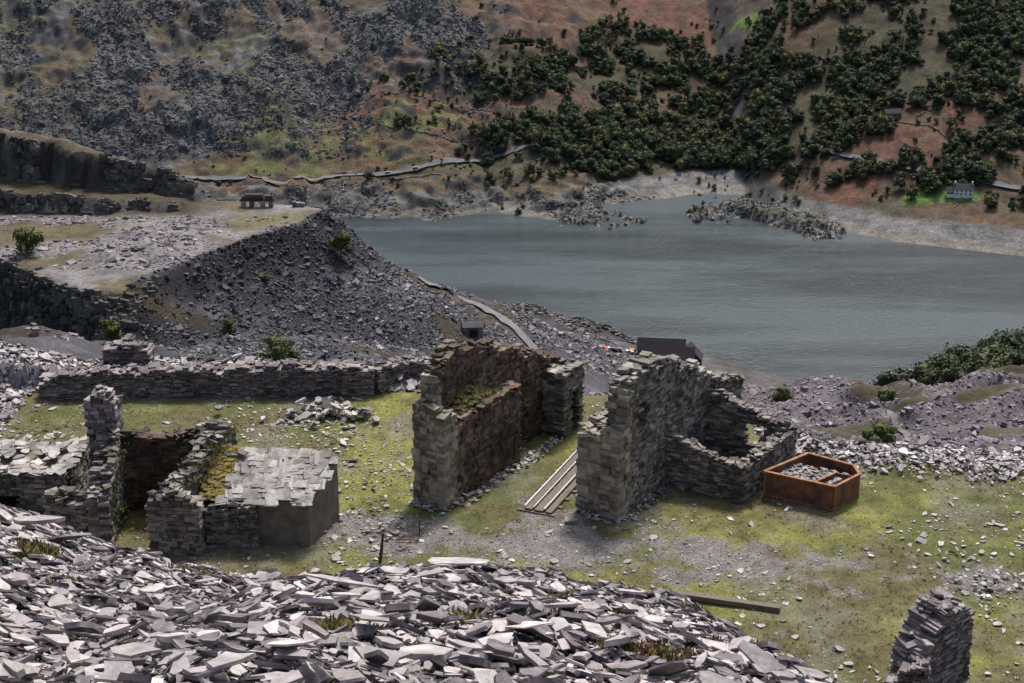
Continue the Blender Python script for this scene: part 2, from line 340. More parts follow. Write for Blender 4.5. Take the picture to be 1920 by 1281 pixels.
def mound(name,pts,mat,r=.35,hs=.25):
    V=[];Fc=[];n=0
    for p in pts:
        bm_r=r*rng.uniform(.6,1.4)
        for i in range(4):
            for j in range(7):
                th=i/3*math.pi/2; ph=j/7*2*math.pi; q=bm_r*rng.uniform(.7,1.3)
                V.append((p[0]+q*math.cos(th)*math.cos(ph),p[1]+q*math.cos(th)*math.sin(ph),p[2]+hs*math.sin(th)*rng.uniform(.8,1.2)))
        for i in range(3):
            for j in range(7):
                Fc.append((n+i*7+j,n+i*7+(j+1)%7,n+(i+1)*7+(j+1)%7,n+(i+1)*7+j))
        n+=28
    return raw_mesh(name,V,np.array(Fc).ravel(),np.full(len(Fc),4),mat,rng.random(len(Fc)))
def tufts(name,P_,size,mat,nb=26,wd=.09):
    P_=np.asarray(P_,float); size=np.asarray(size,float); n=len(P_); S=size[:,None]
    a=rng.uniform(0,6.28,(n,nb)); l=S*rng.uniform(.5,1.1,(n,nb)); e=rng.uniform(.35,1.45,(n,nb)); o_=rng.normal(0,1,(n,nb,2))*S[...,None]*.3
    d=np.stack([np.cos(a)*np.cos(e),np.sin(a)*np.cos(e),np.sin(e)],-1); w2=np.stack([-np.sin(a),np.cos(a),0*a],-1)*S[...,None]*wd
    b0=np.stack([P_[:,0:1]+o_[...,0],P_[:,1:2]+o_[...,1],np.broadcast_to(P_[:,2:3]-.02,a.shape)],-1); m1=b0+d*l[...,None]*.55
    V=np.stack([b0-w2*.5,m1-w2,b0+d*l[...,None],m1+w2],2).reshape(-1,3); q=len(V)//4
    return raw_mesh(name,V,np.arange(4*q),np.full(q,4),mat,rng.random(q))
b=B()
wall(b,lo(OL,0,-1.3),lo(OL,1.0,-1.3),.85,[(0,5.0),(.5,5.1),(.6,5.8),(1.0,6.3)],ch=.27,Lr=(.4,.75),rag=.08,mi=1)
wall(b,lo(OL,0,-.42),lo(OL,1.0,-.42),.85,[(0,4.9),(.45,4.9),(.7,4.5),(1.0,4.1)],ch=.27,Lr=(.4,.75),rag=.08,mi=1)
wall(b,lo(OL,1.0,-1.3),lo(OL,11.8,-1.3),.8,[(0,6.4),(.6,6.9),(1.5,7.05),(3,6.7),(5,6.1),(7,5.2),(8.6,4.5),(10.8,3.6)],mi=2,rag=.22)
wall(b,lo(OL,1.0,-.42),lo(OL,6.5,-.42),.82,[(0,4.1),(2,4.0),(5.5,4.1)],mi=2,rag=.1,ch=.19)
wall(b,lo(OL,10.1,-.35),lo(OL,12.0,-.35),1.5,[(0,3.5),(2,3.6)],[(.75,1.45,-1,2.3)],mi=0,rag=.1,leaves=3)
o1=b.out("walls",[m_wall,m_tan,m_brown])
m_turf=plain("ledge_turf",(.13,.135,.045),.95,0,3,.5,.6,(.10,.065,.03))
pts=[]
for k in range(240):
    s=rng.uniform(1.1,5.6); o=rng.uniform(-.9,-.35); p=lo(OL,s,o); pts.append((p[0],p[1],3.92+max(0,-.3-o)*1.7*math.exp(-((s-3)/1.6)**2)))
o2=mound("ledge_turf",pts,m_turf,.2,.13)
pa=np.array(pts)[::2]; pa[:,2]+=.1
o3=tufts("ledge_grass",pa,rng.uniform(.12,.3,len(pa)),m_grass,14)
empty("drumhouse_ruin",[o1,o2,o3])
b=B()
wall(b,lo(OR,0,-.5),lo(OR,.9,-.5),1.0,[(0,4.4),(.3,4.6),(.4,5.8),(.9,6.4)],ch=.26,Lr=(.4,.75),rag=.08,mi=1)
wall(b,lo(OR,0,-1.6),lo(OR,.9,-1.6),1.2,[(0,4.15),(.9,4.2)],ch=.26,Lr=(.4,.75),rag=.08,mi=1)
wall(b,lo(OR,.9,-.5),lo(OR,11.0,-.5),.95,[(0,6.5),(1.0,6.75),(2.6,6.7),(4.2,6.2),(5.2,5.7),(6.5,5.2),(7.6,4.5),(9,3.9),(10,3.5)],[(.85,1.5,3.9,5.2)],mi=0,rag=.2)
wall(b,lo(OR,.9,-1.6),lo(OR,11.0,-1.6),1.1,[(0,4.3),(1.6,4.3),(4,4.3),(9,3.6),(10.2,3.6)],mi=0,rag=.15)
wall(b,lo(OR,4.9,-.02),lo(OR,5.2,3.9),.55,[(0,2.5),(1,2.3),(2.2,1.95),(3.9,1.7)],mi=0,rag=.12)
wall(b,lo(OR,5.0,3.75),lo(OR,10.2,4.1),.55,[(0,1.7),(1.5,1.9),(5,1.9)],mi=0,rag=.1)
wall(b,lo(OR,9.4,0),lo(OR,9.8,4.0),.55,[(0,3.3),(1.2,3.0),(2.2,2.6),(4,2.2)],[(1.9,2.9,.8,2.0)],mi=0,rag=.1)
wall(b,lo(OR,9.8,-.2),lo(OR,11.8,.4),.7,[(0,3.7),(1,3.6),(2,3.4)],mi=0,rag=.12)
o=b.out("walls",[m_wall,m_tan])
empty("winding_house_ruin",[o])
fr=[]
for (O,s0,s1,o0,o1,n) in [(OL,0,10,0,.7,260),(OR,0,5,0,.6,60),(OL,-.6,0,-1.8,.3,60),(OR,5.5,9,.4,3.4,150),(OR,-.5,0,-2,.2,50)]:
    s=rng.uniform(s0,s1,n); oo=o0+(o1-o0)*rng.random(n)**1.6; x=O[0]+D[0]*s+Nn[0]*oo; y=O[1]+D[1]*s+Nn[1]*oo
    fr.append(debris("rubble",x,y,rng.uniform(.04,.2,n),.3,1.0))
empty("fallen_masonry",fr)
b=B()
wall(b,(-15.7,55.6),(-13.5,55.4),.7,[(0,2.6),(.6,2.8),(1.2,3.0),(2.2,2.5)],mi=0)
wall(b,(-14.9,55.9),(-13.2,60.3),1.0,[(0,2.9),(1.5,3.2),(3,3.9),(4.6,4.1)],mi=0,rag=.2)
wall(b,(-18.2,59.6),(-13.2,60.2),.7,[(0,4.0),(2,3.6),(5,3.9)],mi=3,rag=.15)
wall(b,(-18.3,59.4),(-18.0,55.6),.9,[(0,4.3),(1,3.8),(2.3,3.2),(4,2.3)],mi=0,rag=.2)
wall(b,(-20.4,56.6),(-18.0,56.2),.8,[(0,2.3),(2.4,2.2)],mi=0,rag=.15)
wall(b,(-13.4,55.9),(-11.2,56.1),.5,[(0,1.9),(2.2,2.1)],mi=0,rag=.06)
wall(b,(-13.0,58.6),(-11.3,58.8),.5,[(0,3.3),(2.2,3.2)],mi=0,rag=.06)
wall(b,(-19.2,59.7),(-17.9,59.7),1.0,[(0,5.3),(.3,5.9),(.8,5.9),(1.3,5.5)],mi=1,ch=.15,Lr=(.22,.45),rag=.08)
wall(b,(-27.5,59.0),(-20.3,58.8),.6,[(0,2.2),(7,2.25)],[(3.4,5.0,-1,1.2)],mi=0,rag=.03,cap=False)
wall(b,(-20.5,59.0),(-20.3,62),.6,[(0,2.2),(3,2.3)],mi=0,rag=.03,cap=False)
cw=b.out("walls",[m_wall,m_wallp,m_brown,m_brown])
n=150; x=rng.uniform(-27.6,-20,n); y=rng.uniform(58.6,62,n)
rf=slates("slate_roof",np.stack([x,y,2.3+(y-58.6)*.10+rng.random(n)*.08],-1),rng.uniform(.25,.5,n),m_slate_t,np.tile([0,.1],(n,1)),.06,.05,K=6)
b=B(); b.add((-23.8,60.3,2.15),(3.6,1.6,.08),0,0,.10); b.add((-23.2,59.9,.5),(1,.3,.75),0,1)
rd=b.out("roof_deck",[m_plaster,m_dark])
n=160; q0=rng.random(n); P_=np.stack([-14.4+1.7*q0+rng.normal(0,.4,n),56+4.2*q0,2.9+1.2*q0+rng.random(n)*.1-.0],-1)
iv=tufts("ivy_and_grass",P_,rng.uniform(.1,.25,n),m_grass,10)
n=260; q0=rng.random(n); P1=np.stack([-17.55+rng.random(n)*.08,55.8+3.5*q0,.6+rng.random(n)*(1.6+2*q0)],-1); P2=np.stack([rng.uniform(-17.4,-14,n),59.3+0*q0,rng.uniform(.5,3.2,n)],-1)
P3=np.concatenate([P1,P2]); P3=P3[fbm(P3[:,0]*2+P3[:,1]*2,P3[:,2]*2,1.6,3,77)>.05]
iv2=tufts("ivy",P3,rng.uniform(.08,.2,len(P3)),m_bush,12,.2)
empty("ruined_cottage",[cw,rf,rd,iv,iv2])
def prism(name,base,h,mat,lift=0):
    n=len(base); V=[(p[0],p[1],lift-.3) for p in base]+[(p[0],p[1],hh) for p,hh in zip(base,h)]
    Fc=[list(range(n))[::-1],list(range(n,2*n))]+[[i,(i+1)%n,(i+1)%n+n,i+n] for i in range(n)]
    return raw_mesh(name,V,sum(Fc,[]),[len(f) for f in Fc],mat,rng.random(len(Fc)))
q=[np.array([-11.25,56.15]),np.array([-8.9,56.0]),np.array([-7.9,58.5]),np.array([-10.9,58.8])]
sb=prism("rendered_walls",q,[2.1,2.15,3.15,3.15],m_plaster)
n=210; u=rng.uniform(-.08,1.03,n); v=rng.uniform(-.03,1.02,n)
rows=np.round(v*9)/9; ql=np.array([-12.5,56.1]); qlb=np.array([-12.1,58.8])
px=(1-u)[:,None]*((1-rows)[:,None]*ql+rows[:,None]*qlb)+u[:,None]*((1-rows)[:,None]*q[1]+rows[:,None]*q[2])
pz=2.2+rows*1.04+rng.random(n)*.05
C=np.concatenate([px,pz[:,None]],1)
sr=boxes("slate_roof",C,np.stack([rng.uniform(.18,.42,n),rng.uniform(.18,.34,n),rng.uniform(.014,.028,n)],-1),rng.normal(.0,.13,n),m_slate_t,.04,.37+rng.normal(0,.05,n),rng.normal(0,.06,n),rnd=rng.uniform(.0,.8,n))
pts=[]
for k in range(520):
    a=rng.uniform(0,1); e_=rng.uniform(-.5,.95); pts.append((-13.1+e_*(1-.2*a),56.3+2.7*a,2.0+1.35*a+.25*(1-abs(e_))-rng.random()*.1))
m_moss=plain("golden_moss",(.27,.18,.045),.95,0,4,.5,.6,(.13,.125,.04))
mo=mound("moss",pts,m_moss,.17,.09)
pa=np.array(pts)[::3]; pa[:,2]+=.06; mo2=tufts("moss_grass",pa,rng.uniform(.08,.2,len(pa)),m_grass,10)
empty("lean_to_shed",[sb,sr,mo,mo2])
b=B()
A=at(75,746); Z=at(700,742)
wall(b,(A[0],A[1]+.6),(Z[0],Z[1]+.6),1.2,[(0,.9),(1.5,1.3),(4,1.4),(9,1.5),(14,1.7),(18.6,1.5)],ch=.09,Lr=(.15,.65),rag=.13,mi=0)
wall(b,(Z[0],Z[1]+.6),(Z[0]+1.6,Z[1]+2.4),1.0,[(0,1.5),(2.4,1.2)],ch=.10,mi=0)
wall(b,(Z[0]+1.5,Z[1]+2.4),(Z[0]+5,Z[1]+2.6),1.0,[(0,1.2),(3.5,.9)],ch=.10,mi=0,rag=.2)
H=at(240,690); wall(b,(H[0]-.6,76.0),(H[0]+2.0,76.0),1.2,[(0,1.9),(1,2.3),(2.2,2.1),(2.6,1.7)],ch=.1,mi=0)
wo=b.out("masonry",[m_wallp]); empty("dry_stone_wall",[wo])
b=B()
wall(b,(14.3,44.3),(16.6,46.2),1.3,[(0,2.2),(.6,2.9),(1.2,3.5),(2.0,3.5),(2.6,3.0),(3,2.2)],ch=.08,Lr=(.15,.5),rag=.15,mi=0,z0=-1)
wall(b,(13.6,44.0),(14.8,43.6),1.0,[(0,1.2),(1.2,2.2)],ch=.08,Lr=(.15,.45),rag=.15,mi=0,z0=-1)
wo=b.out("masonry",[m_wallp]); empty("dry_stone_wall",[wo])

# ------------------------------------------------------------------ rusty tank
def obox(bb,p0,p1,th,z0,z1,m=0):
    p0=np.array(p0);p1=np.array(p1);d=p1-p0;L=np.linalg.norm(d); c=(p0+p1)/2
    bb.add((c[0],c[1],(z0+z1)/2),(L/2,th/2,(z1-z0)/2),math.atan2(d[1],d[0]),m)
c=[(11.95,61.05),(14.9,59.4),(16.35,60.75),(16.3,61.7),(14.4,63.1)]
b=B()
for i in range(5):
    a_,b_=np.array(c[i]),np.array(c[(i+1)%5]); dd=(b_-a_)/np.linalg.norm(b_-a_)
    obox(b,a_+dd*.04,b_-dd*.04,.05,-.1,1.22,0); obox(b,a_-dd*.03,b_+dd*.03,.15,1.22+i*.003,1.28+i*.003,1)
    obox(b,a_,b_,.09,.02+i*.002,.09+i*.002,1)
    for p in (a_+dd*.05,): b.add((p[0],p[1],.62),(.05,.055,.6),math.atan2(dd[1],dd[0]),1)
obox(b,(14.0,59.95),(15.4,61.15),.05,.1,1.15,0); obox(b,(15.4,61.2),(16.3,60.75),.05,.1,1.1,0)
obox(b,(14.0,59.95),(15.4,61.15),.1,1.15,1.2,1)
tk=b.out("tank_plates",[m_rust,m_rust2],.004)
n=700; uu=rng.random(n);vv=rng.random(n); px=12.4+ (14.5-12.2)*uu+1.3*vv; py=60.95-1.3*uu+1.7*vv
tr=slates("slate_fill",np.stack([px,py,.80+rng.random(n)*.22],-1),rng.uniform(.05,.2,n),m_slate_t,None,.25,.1,K=6,rnd=rng.uniform(0,.5,n))
empty("rusty_steel_tank",[tk,tr])
b=B(); r0=at(985,957)[:2]; r1=at(1078,858)[:2]; dd=(r1-r0); L=np.linalg.norm(dd); dd/=L; nn=np.array([dd[1],-dd[0]])
for o_,w_ in ((-.02,.08),(.42,.05),(.95,.08)):
    obox(b,r0+nn*o_,r1+nn*o_+dd*2,w_,.20,.27,1)
for o_,w_ in ((.2,.34),(.7,.42),(1.2,.3)):
    obox(b,r0+nn*o_-dd*.1,r1+nn*o_+dd*2,w_,.02,.19,0)
for s in np.arange(-.1,L+2,.9): obox(b,r0+dd*s-nn*.3,r0+dd*s+nn*1.55,.2,-.05,.1,0)
empty("incline_rails",[b.out("timber_and_rails",[m_wood,m_steel],.008)])
b=B(); p=at(1268,1120); q_=at(1462,1148); obox(b,p[:2],q_[:2],.28,.03,.27,0); obox(b,p[:2]+[.3,.35],(p[:2]*.6+q_[:2]*.4)+[0,.3],.14,.02,.14,0)
empty("timber_beam",[b.out("baulk",[m_wood],.02)])
b=B(); p=at(716,1062)
b.add((p[0],p[1],.75),(.045,.045,.9),.2,0,.12,.1); b.add((p[0]-.05,p[1]+.15,.45),(.03,.08,.5),.7,0,.0,.18)
for k in range(9):
    pp=at(rng.uniform(715,785),rng.uniform(1000,1030)); b.add((pp[0],pp[1],rng.uniform(.05,.5)),(rng.uniform(.25,.6),.014,.014),rng.uniform(-.5,.5),0,0,rng.normal()*.12)
pp=at(787,1008); b.add((pp[0],pp[1],.4),(.025,.025,.5),0,0,.05,.05)
empty("rusty_iron_post",[b.out("iron_bars",[m_iron2],.004)])

# ------------------------------------------------------------------ mid ground
ctl=[(0,640,200),(100,650,180),(300,670,200),(530,685,230),(700,690,240),(780,690,250),(800,640,275),(870,650,280),(885,620,300),(840,575,325),
(900,578,325),(960,620,305),(1020,680,285),(830,545,345),(780,530,350),(925,572,335),(1010,622,335),(1080,670,330),(1130,700,325),(1100,745,290),(1060,700,300),
(965,580,450),(1000,578,452),(1060,615,460),(1100,645,480),(1160,668,600),(1120,665,600),(1250,693,600),(1310,700,590),(1330,668,655),(1400,722,590),(1440,702,640),
(1500,722,620),(1640,743,612),(1400,745,430),(1560,718,430),(1480,745,420),(1600,740,440),(1560,737,600),(1660,750,480),(1720,752,470),(1700,790,380),(1640,800,350),(1740,840,300),
(1500,800,340),(1400,790,330),(1350,780,320),(1500,860,250),(1650,860,240),(1920,860,230),(1920,760,330),(1850,728,380),(1780,745,420),(1920,690,420),(1800,700,500),(1900,665,520),(1720,748,500),(1380,760,380)]
cp=[aty(*c) for c in ctl]
cp+= [np.array(p,float) for p in [(-60,90,-20),(0,90,-20),(40,85,-20),(90,85,-20),(-60,130,-35),(0,140,-50),(50,150,-55),(90,150,-45),(0,200,-70),(50,230,-85),
 (-30,520,-200),(0,540,-195),(20,530,-190),(-60,420,-150),(-120,420,-150),(-120,600,-235),(-50,700,-235),(20,695,-222),(60,692,-226),(120,670,-228),(160,640,-226),(220,640,-228),(180,590,-215),(320,600,-232),(300,520,-190),(300,380,-115),(260,250,-70),(-180,300,-110),(-180,150,-40),(-20,640,-228),(320,720,-240),(-180,720,-240),(100,540,-188),(60,560,-190),(90,470,-160),(60,400,-128)]]
cp=np.array(cp); dm=np.linalg.norm(cp[:,None,:2]-cp[None,:,:2],axis=2)
A_=np.zeros((len(cp)+3,)*2); A_[:-3,:-3]=dm; A_[:-3,-3]=1; A_[:-3,-2:]=cp[:,:2]/100; A_[-3,:-3]=1; A_[-2:,:-3]=cp[:,:2].T/100
wts=np.linalg.solve(A_,np.concatenate([cp[:,2],[0,0,0]]))
def rbf(x,y):
    sh=x.shape; x=x.ravel(); y=y.ravel(); r=wts[-3]+wts[-2]*x/100+wts[-1]*y/100
    for w_,p in zip(wts[:-3],cp): r=r+w_*np.hypot(x-p[0],y-p[1])
    return r.reshape(sh)
PZ=-48.5
poly=[at(u,v,PZ)[:2] for u,v in [(606,398),(575,414),(505,436),(400,470),(296,510),(235,548),(150,545),(60,515),(0,490)]]
poly+=[np.array(p) for p in [(-170,265),(-170,335)]]+[at(u,v,PZ)[:2] for u,v in [(370,380),(450,380),(550,382),(602,389)]]
poly=np.array(poly)
def pdist(x,y):
    sh=x.shape; p=np.stack([x.ravel(),y.ravel()],-1); best=np.full(len(p),1e9); ins=np.zeros(len(p),bool)
    for i in range(len(poly)):
        a,b_=poly[i],poly[(i+1)%len(poly)]; ab=b_-a; t=np.clip(((p-a)@ab)/(ab@ab),0,1); best=np.minimum(best,np.hypot(*(p-a-t[:,None]*ab).T))
        c=((a[1]>p[:,1])!=(b_[1]>p[:,1])); xx=(b_[0]-a[0])*(p[:,1]-a[1])/((b_[1]-a[1]) if b_[1]!=a[1] else 1e-9)+a[0]; ins^=c&(p[:,0]<xx)
    return np.where(ins,-best,best).reshape(sh)
def Hm(x,y):
    x=np.asarray(x,float); y=np.asarray(y,float)
    base=rbf(x,y); amp=ss(0,60,np.abs(y-85))
    calm=1-.75*ss(330,290,y)*ss(-25,-10,x)*ss(25,10,x)
    heaps=ss(60,100,x)*ss(470,400,y)*ss(260,320,y)
    base=base+fbm(x,y,35,5,31)*4.0*amp*ss(-216,-190,base)*calm+fbm(x,y,9,4,32)*2.2*amp*calm+heaps*(np.abs(fbm(x,y,30,3,39))*-16+5)
    dd_=pdist(x,y)+fbm(x,y,14,4,33)*1.8
    steep=1+2.6*ss(-72,-80,x)*ss(275,262,y)
    tip=PZ-np.where(dd_>0,(np.minimum(dd_,5)*1.15+np.maximum(dd_-5,0)*.74)*steep,0)+fbm(x,y,22,4,34)*.25+fbm(x,y,5,3,35)*.25
    tip=tip+np.where(dd_>3,axn(x*.88+y*.47,x*.0+dd_,6,60,3,91)*.9,0)
    hh=np.interp(x,[-140,-111,-98,-87,-75,-67,-64],[16,13.5,12,9.5,6,1.5,0]); yb=297+fbm(x,y*0,9,4,36)*5
    st_=fbm(x,y*.4,4,4,40)*1.6
    cl=hh*(.30*ss(0,1.6,y-yb+st_)+.70*ss(0,2.4,y-yb-9-6*fbm(x,y*0,9,3,38)+st_))*(1-ss(40,60,y-yb))+fbm(x,y,5,4,37)*1.2*ss(0,4,y-yb)*ss(-66,-72,x)
    tip=np.where(dd_<2,tip+cl,tip)
    return np.maximum(base,tip)
trk=np.array([hit(u,v,Hm,150,600) for u,v in [(790,530),(850,552),(900,575),(940,595),(975,630),(1000,655),(1035,690)]])
def tdist(x,y,pts):
    best=np.full(x.shape,1e9)
    for a,c_ in zip(pts[:-1],pts[1:]):
        ab=(c_-a)[:2]; t=np.clip(((x-a[0])*ab[0]+(y-a[1])*ab[1])/(ab@ab),0,1); best=np.minimum(best,np.hypot(x-a[0]-t*ab[0],y-a[1]-t*ab[1]))
    return best
def colm(X,Y,Z,S):
    n=fbm(X,Y,18,5,41); n2=fbm(X,Y,4,4,42); d_=pdist(X,Y)+fbm(X,Y,14,4,33)*1.8
    c=lerpc((.062,.062,.072),(.135,.13,.15),ss(-.4,.5,n+.5*n2))
    right=ss(40,90,X)*ss(560,520,Y); c=lerpc(c,(.165,.142,.158),right*.8)
    top=ss(.5,-1.5,d_)
    c=lerpc(c,(.25,.23,.235),top*ss(.9,.3,S)*ss(-.6,.1,n2+.3))
    c=lerpc(c,(.13,.105,.05),top*ss(.08,.36,fbm(X,Y,9,4,43)+.2*ss(-75,-90,X))*.85*ss(1.0,.4,S))
    c=lerpc(c,(.16,.15,.05),top*np.exp(-((X+52)/9)**2-((Y-290)/6)**2)*.9)
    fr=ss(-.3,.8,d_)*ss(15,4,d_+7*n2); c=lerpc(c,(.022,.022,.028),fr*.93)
    hp=ss(.10,.32,fbm(X,Y,16,5,44)+.35*np.exp(-((d_-24)/10)**2)-.10)*(1-top)*(1-right); c=lerpc(c,(.065,.05,.03),hp*.85)
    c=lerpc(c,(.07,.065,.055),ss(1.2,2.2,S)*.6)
    veg=ss(.12,.34,fbm(X,Y,22,5,45)+.12)*right; c=lerpc(c,(.085,.07,.035),veg*.85)
    low=ss(-150,-185,Z); c=lerpc(c,(.09,.085,.065),low*.5)
    kn=np.exp(-((X-12)/18)**2-((Y-452)/25)**2); c=lerpc(c,(.06,.058,.04),kn*.9)
    cliff=ss(-62,-70,X)*ss(291,296,Y)*ss(-.5,-2,d_+0*X)
    st=axn(X,Y+Z*3,2.2,14,3,92)
    cc=lerpc((.05,.048,.046),(.14,.137,.12),ss(-.2,.5,st+.4*n2)); cc=lerpc((.095,.078,.045),cc,ss(.3,.8,S+.5*n2))
    c=lerpc(c,cc,cliff*.97)
    lc=ss(-68,-74,X)*ss(272,262,Y)*ss(-1,1.5,d_); c=lerpc(c,lerpc((.035,.035,.037),(.12,.12,.12),ss(-.1,.6,axn(X+Y,Z*1.0,1.6,9,3,95))),lc*.9)
    td=tdist(X,Y,trk); c=lerpc(c,(.10,.08,.045),np.exp(-((td-4)/2.5)**2)*.8*ss(-.3,.2,n2))
    return c
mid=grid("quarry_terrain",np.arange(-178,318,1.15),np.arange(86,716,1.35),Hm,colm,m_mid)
mach=hit(483,388,Hm,200,400)
def blk(n,x0,x1,y0,y1,smin,sexp,smax,mask=None):
    x=rng.uniform(x0,x1,n); y=rng.uniform(y0,y1,n); k=(tdist(x,y,trk)>2.6)&(np.hypot(x-mach[0],y-mach[1])>5)
    if mask is not None: k&=mask(x,y)
    x=x[k]; y=y[k]
    z=Hm(x,y); s=np.clip(smin+rng.exponential(sexp,len(x)),smin,smax)
    return x,y,z,s
x,y,z,s=blk(64000,-90,10,225,345,.08,.12,.8,lambda x,y:((fbm(x,y,16,4,44)<.1)|(rng.random(len(x))<.25))&(pdist(x,y)+fbm(x,y,14,4,33)*1.8>-.3))
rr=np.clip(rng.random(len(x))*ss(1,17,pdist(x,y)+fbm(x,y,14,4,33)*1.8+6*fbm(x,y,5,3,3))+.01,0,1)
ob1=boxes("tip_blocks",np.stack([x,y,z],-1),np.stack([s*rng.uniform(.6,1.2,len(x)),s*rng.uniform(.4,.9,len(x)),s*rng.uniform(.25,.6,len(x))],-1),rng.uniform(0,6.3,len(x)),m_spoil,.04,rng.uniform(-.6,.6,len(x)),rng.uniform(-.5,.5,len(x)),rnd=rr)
x,y,z,s=blk(42000,0,180,230,480,.12,.18,1.2,lambda x,y:fbm(x,y,22,5,45)<.12)
ob2=boxes("valley_blocks",np.stack([x,y,z],-1),np.stack([s,s*.7,s*.4],-1),rng.uniform(0,6.3,len(x)),m_spoilr,.05,rng.uniform(-.5,.5,len(x)),rng.uniform(-.5,.5,len(x)),rnd=rng.random(len(x))**.8)
x,y,z,s=blk(7000,-140,-45,255,305,.08,.14,1.0,lambda x,y:(fbm(x,y,9,4,43)<.1)&(y<293)&(pdist(x,y)<0))
ob3=boxes("plateau_blocks",np.stack([x,y,z],-1),np.stack([s,s*.7,s*.4],-1),rng.uniform(0,6.3,len(x)),m_spoilr,.05,rng.uniform(-.4,.4,len(x)),rng.uniform(-.4,.4,len(x)))
x,y,z,s=blk(12000,-75,0,130,245,.08,.15,.8,lambda x,y:fbm(x,y,14,4,47)>-.05)
ob4=boxes("floor_blocks",np.stack([x,y,z],-1),np.stack([s,s*.7,s*.4],-1),rng.uniform(0,6.3,len(x)),m_spoilr,.05,rng.uniform(-.4,.4,len(x)),rng.uniform(-.4,.4,len(x)))
empty("spoil_rubble",[ob1,ob2,ob3,ob4])
# slabby bedrock of the quarry crags
x=rng.uniform(-150,-58,30000); y=np.where(rng.random(30000)<.6,rng.uniform(292,335,30000),rng.uniform(232,264,30000))
sp_=np.linalg.norm(slope(Hm,x,y,1.2),axis=1); k=(sp_>.9)&((y>290)|(x<-66))&(fbm(x,y,7,3,58)>-.25); x=x[k];y=y[k]
x2=rng.uniform(-25,45,1500); y2=rng.uniform(430,475,1500); x=np.concatenate([x,x2]); y=np.concatenate([y,y2]); n=len(x); z=Hm(x,y)
s=rng.uniform(.2,.75,n)
tone=np.clip(.5+.6*axn(x,z*2.2,9,2.5,3,59)+rng.normal(0,.15,n),0,1)
crag=boxes("crag_slabs",np.stack([x,y,z-.15*s],-1),np.stack([s*rng.uniform(.8,1.6,n),s*.6,s*rng.uniform(.5,1.2,n)],-1),rng.normal(.2,.35,n),m_crag,.03,rng.normal(0,.15,n),rng.normal(.12,.15,n),rel=.2,taper=.3,rnd=tone)
empty("quarry_crags",[crag])
def ribbon(name,pts,width,H,mat,lift=.35,step=2.,K=13):
    pts=np.array(pts)[:,:2]; seg=np.concatenate([[0],np.cumsum(np.linalg.norm(np.diff(pts,axis=0),axis=1))])
    s=np.arange(0,seg[-1],step); x=np.interp(s,seg,pts[:,0]); y=np.interp(s,seg,pts[:,1])
    kk=np.ones(K)/K; xs=np.convolve(np.pad(x,K//2,'edge'),kk,'valid'); ys=np.convolve(np.pad(y,K//2,'edge'),kk,'valid')
    tx=np.gradient(xs); ty=np.gradient(ys); L=np.hypot(tx,ty)+1e-9; nx=-ty/L; ny=tx/L
    V=[]; zc=H(xs,ys); zm=np.convolve(np.pad(zc,K//2,'edge'),kk,'valid')
    for o_ in (-.5,-.2,.2,.5):
        xx=xs+nx*width*o_; yy=ys+ny*width*o_; V.append(np.stack([xx,yy,np.maximum(H(xx,yy)*.5+zm*.5,H(xx,yy))+lift],-1))
    V=np.stack(V,1); n=len(s); i=np.arange(n-1)[:,None]*4+np.arange(3)[None]
    fl=np.stack([i,i+1,i+5,i+4],-1).reshape(-1)
    return raw_mesh(name,V.reshape(-1,3),fl,np.full((n-1)*3,4),mat,np.full((n-1)*3,.5),smooth=True)
ribbon("gravel_track",trk,2.9,Hm,m_track,.4,1.0)
ribbon("footpath",[hit(u,v,Hm,150,600) for u,v in [(1920,862),(1800,858),(1700,850),(1735,835),(1700,812),(1670,800),(1678,780),(1650,765)]],1.6,Hm,m_track,.5,1.5,5)

# ------------------------------------------------------------------ lake
m,nt_,bs=newmat("lake_water")
tc=nt_.nodes.new("ShaderNodeTexCoord"); mp=nt_.nodes.new("ShaderNodeMapping"); mp.inputs["Scale"].default_value=(.3,1.5,1); mp.inputs["Rotation"].default_value=(0,0,.25)
nt_.links.new(tc.outputs["Object"],mp.inputs[0])
f=nz(nt_,.010,6,.62,mp.outputs[0])
nt_.links.new(mix(nt_,mr(nt_,f,.40,.56,0,1),(.010,.022,.028),(.034,.056,.066)),bs.inputs["Base Color"])
nt_.links.new(mr(nt_,f,.38,.56,.12,.30),bs.inputs["Roughness"]); bs.inputs["IOR"].default_value=1.33; bs.inputs["Specular IOR Level"].default_value=.37
mp2=nt_.nodes.new("ShaderNodeMapping"); mp2.inputs["Scale"].default_value=(.5,1.4,1); nt_.links.new(tc.outputs["Object"],mp2.inputs[0])
bump(nt_,bs,nz(nt_,.45,5,.65,mp2.outputs[0]),.8,.6)
raw_mesh("lake_water",[(-900,480,-220),(900,480,-220),(900,1300,-220),(-900,1300,-220)],[0,1,2,3],[4],m)

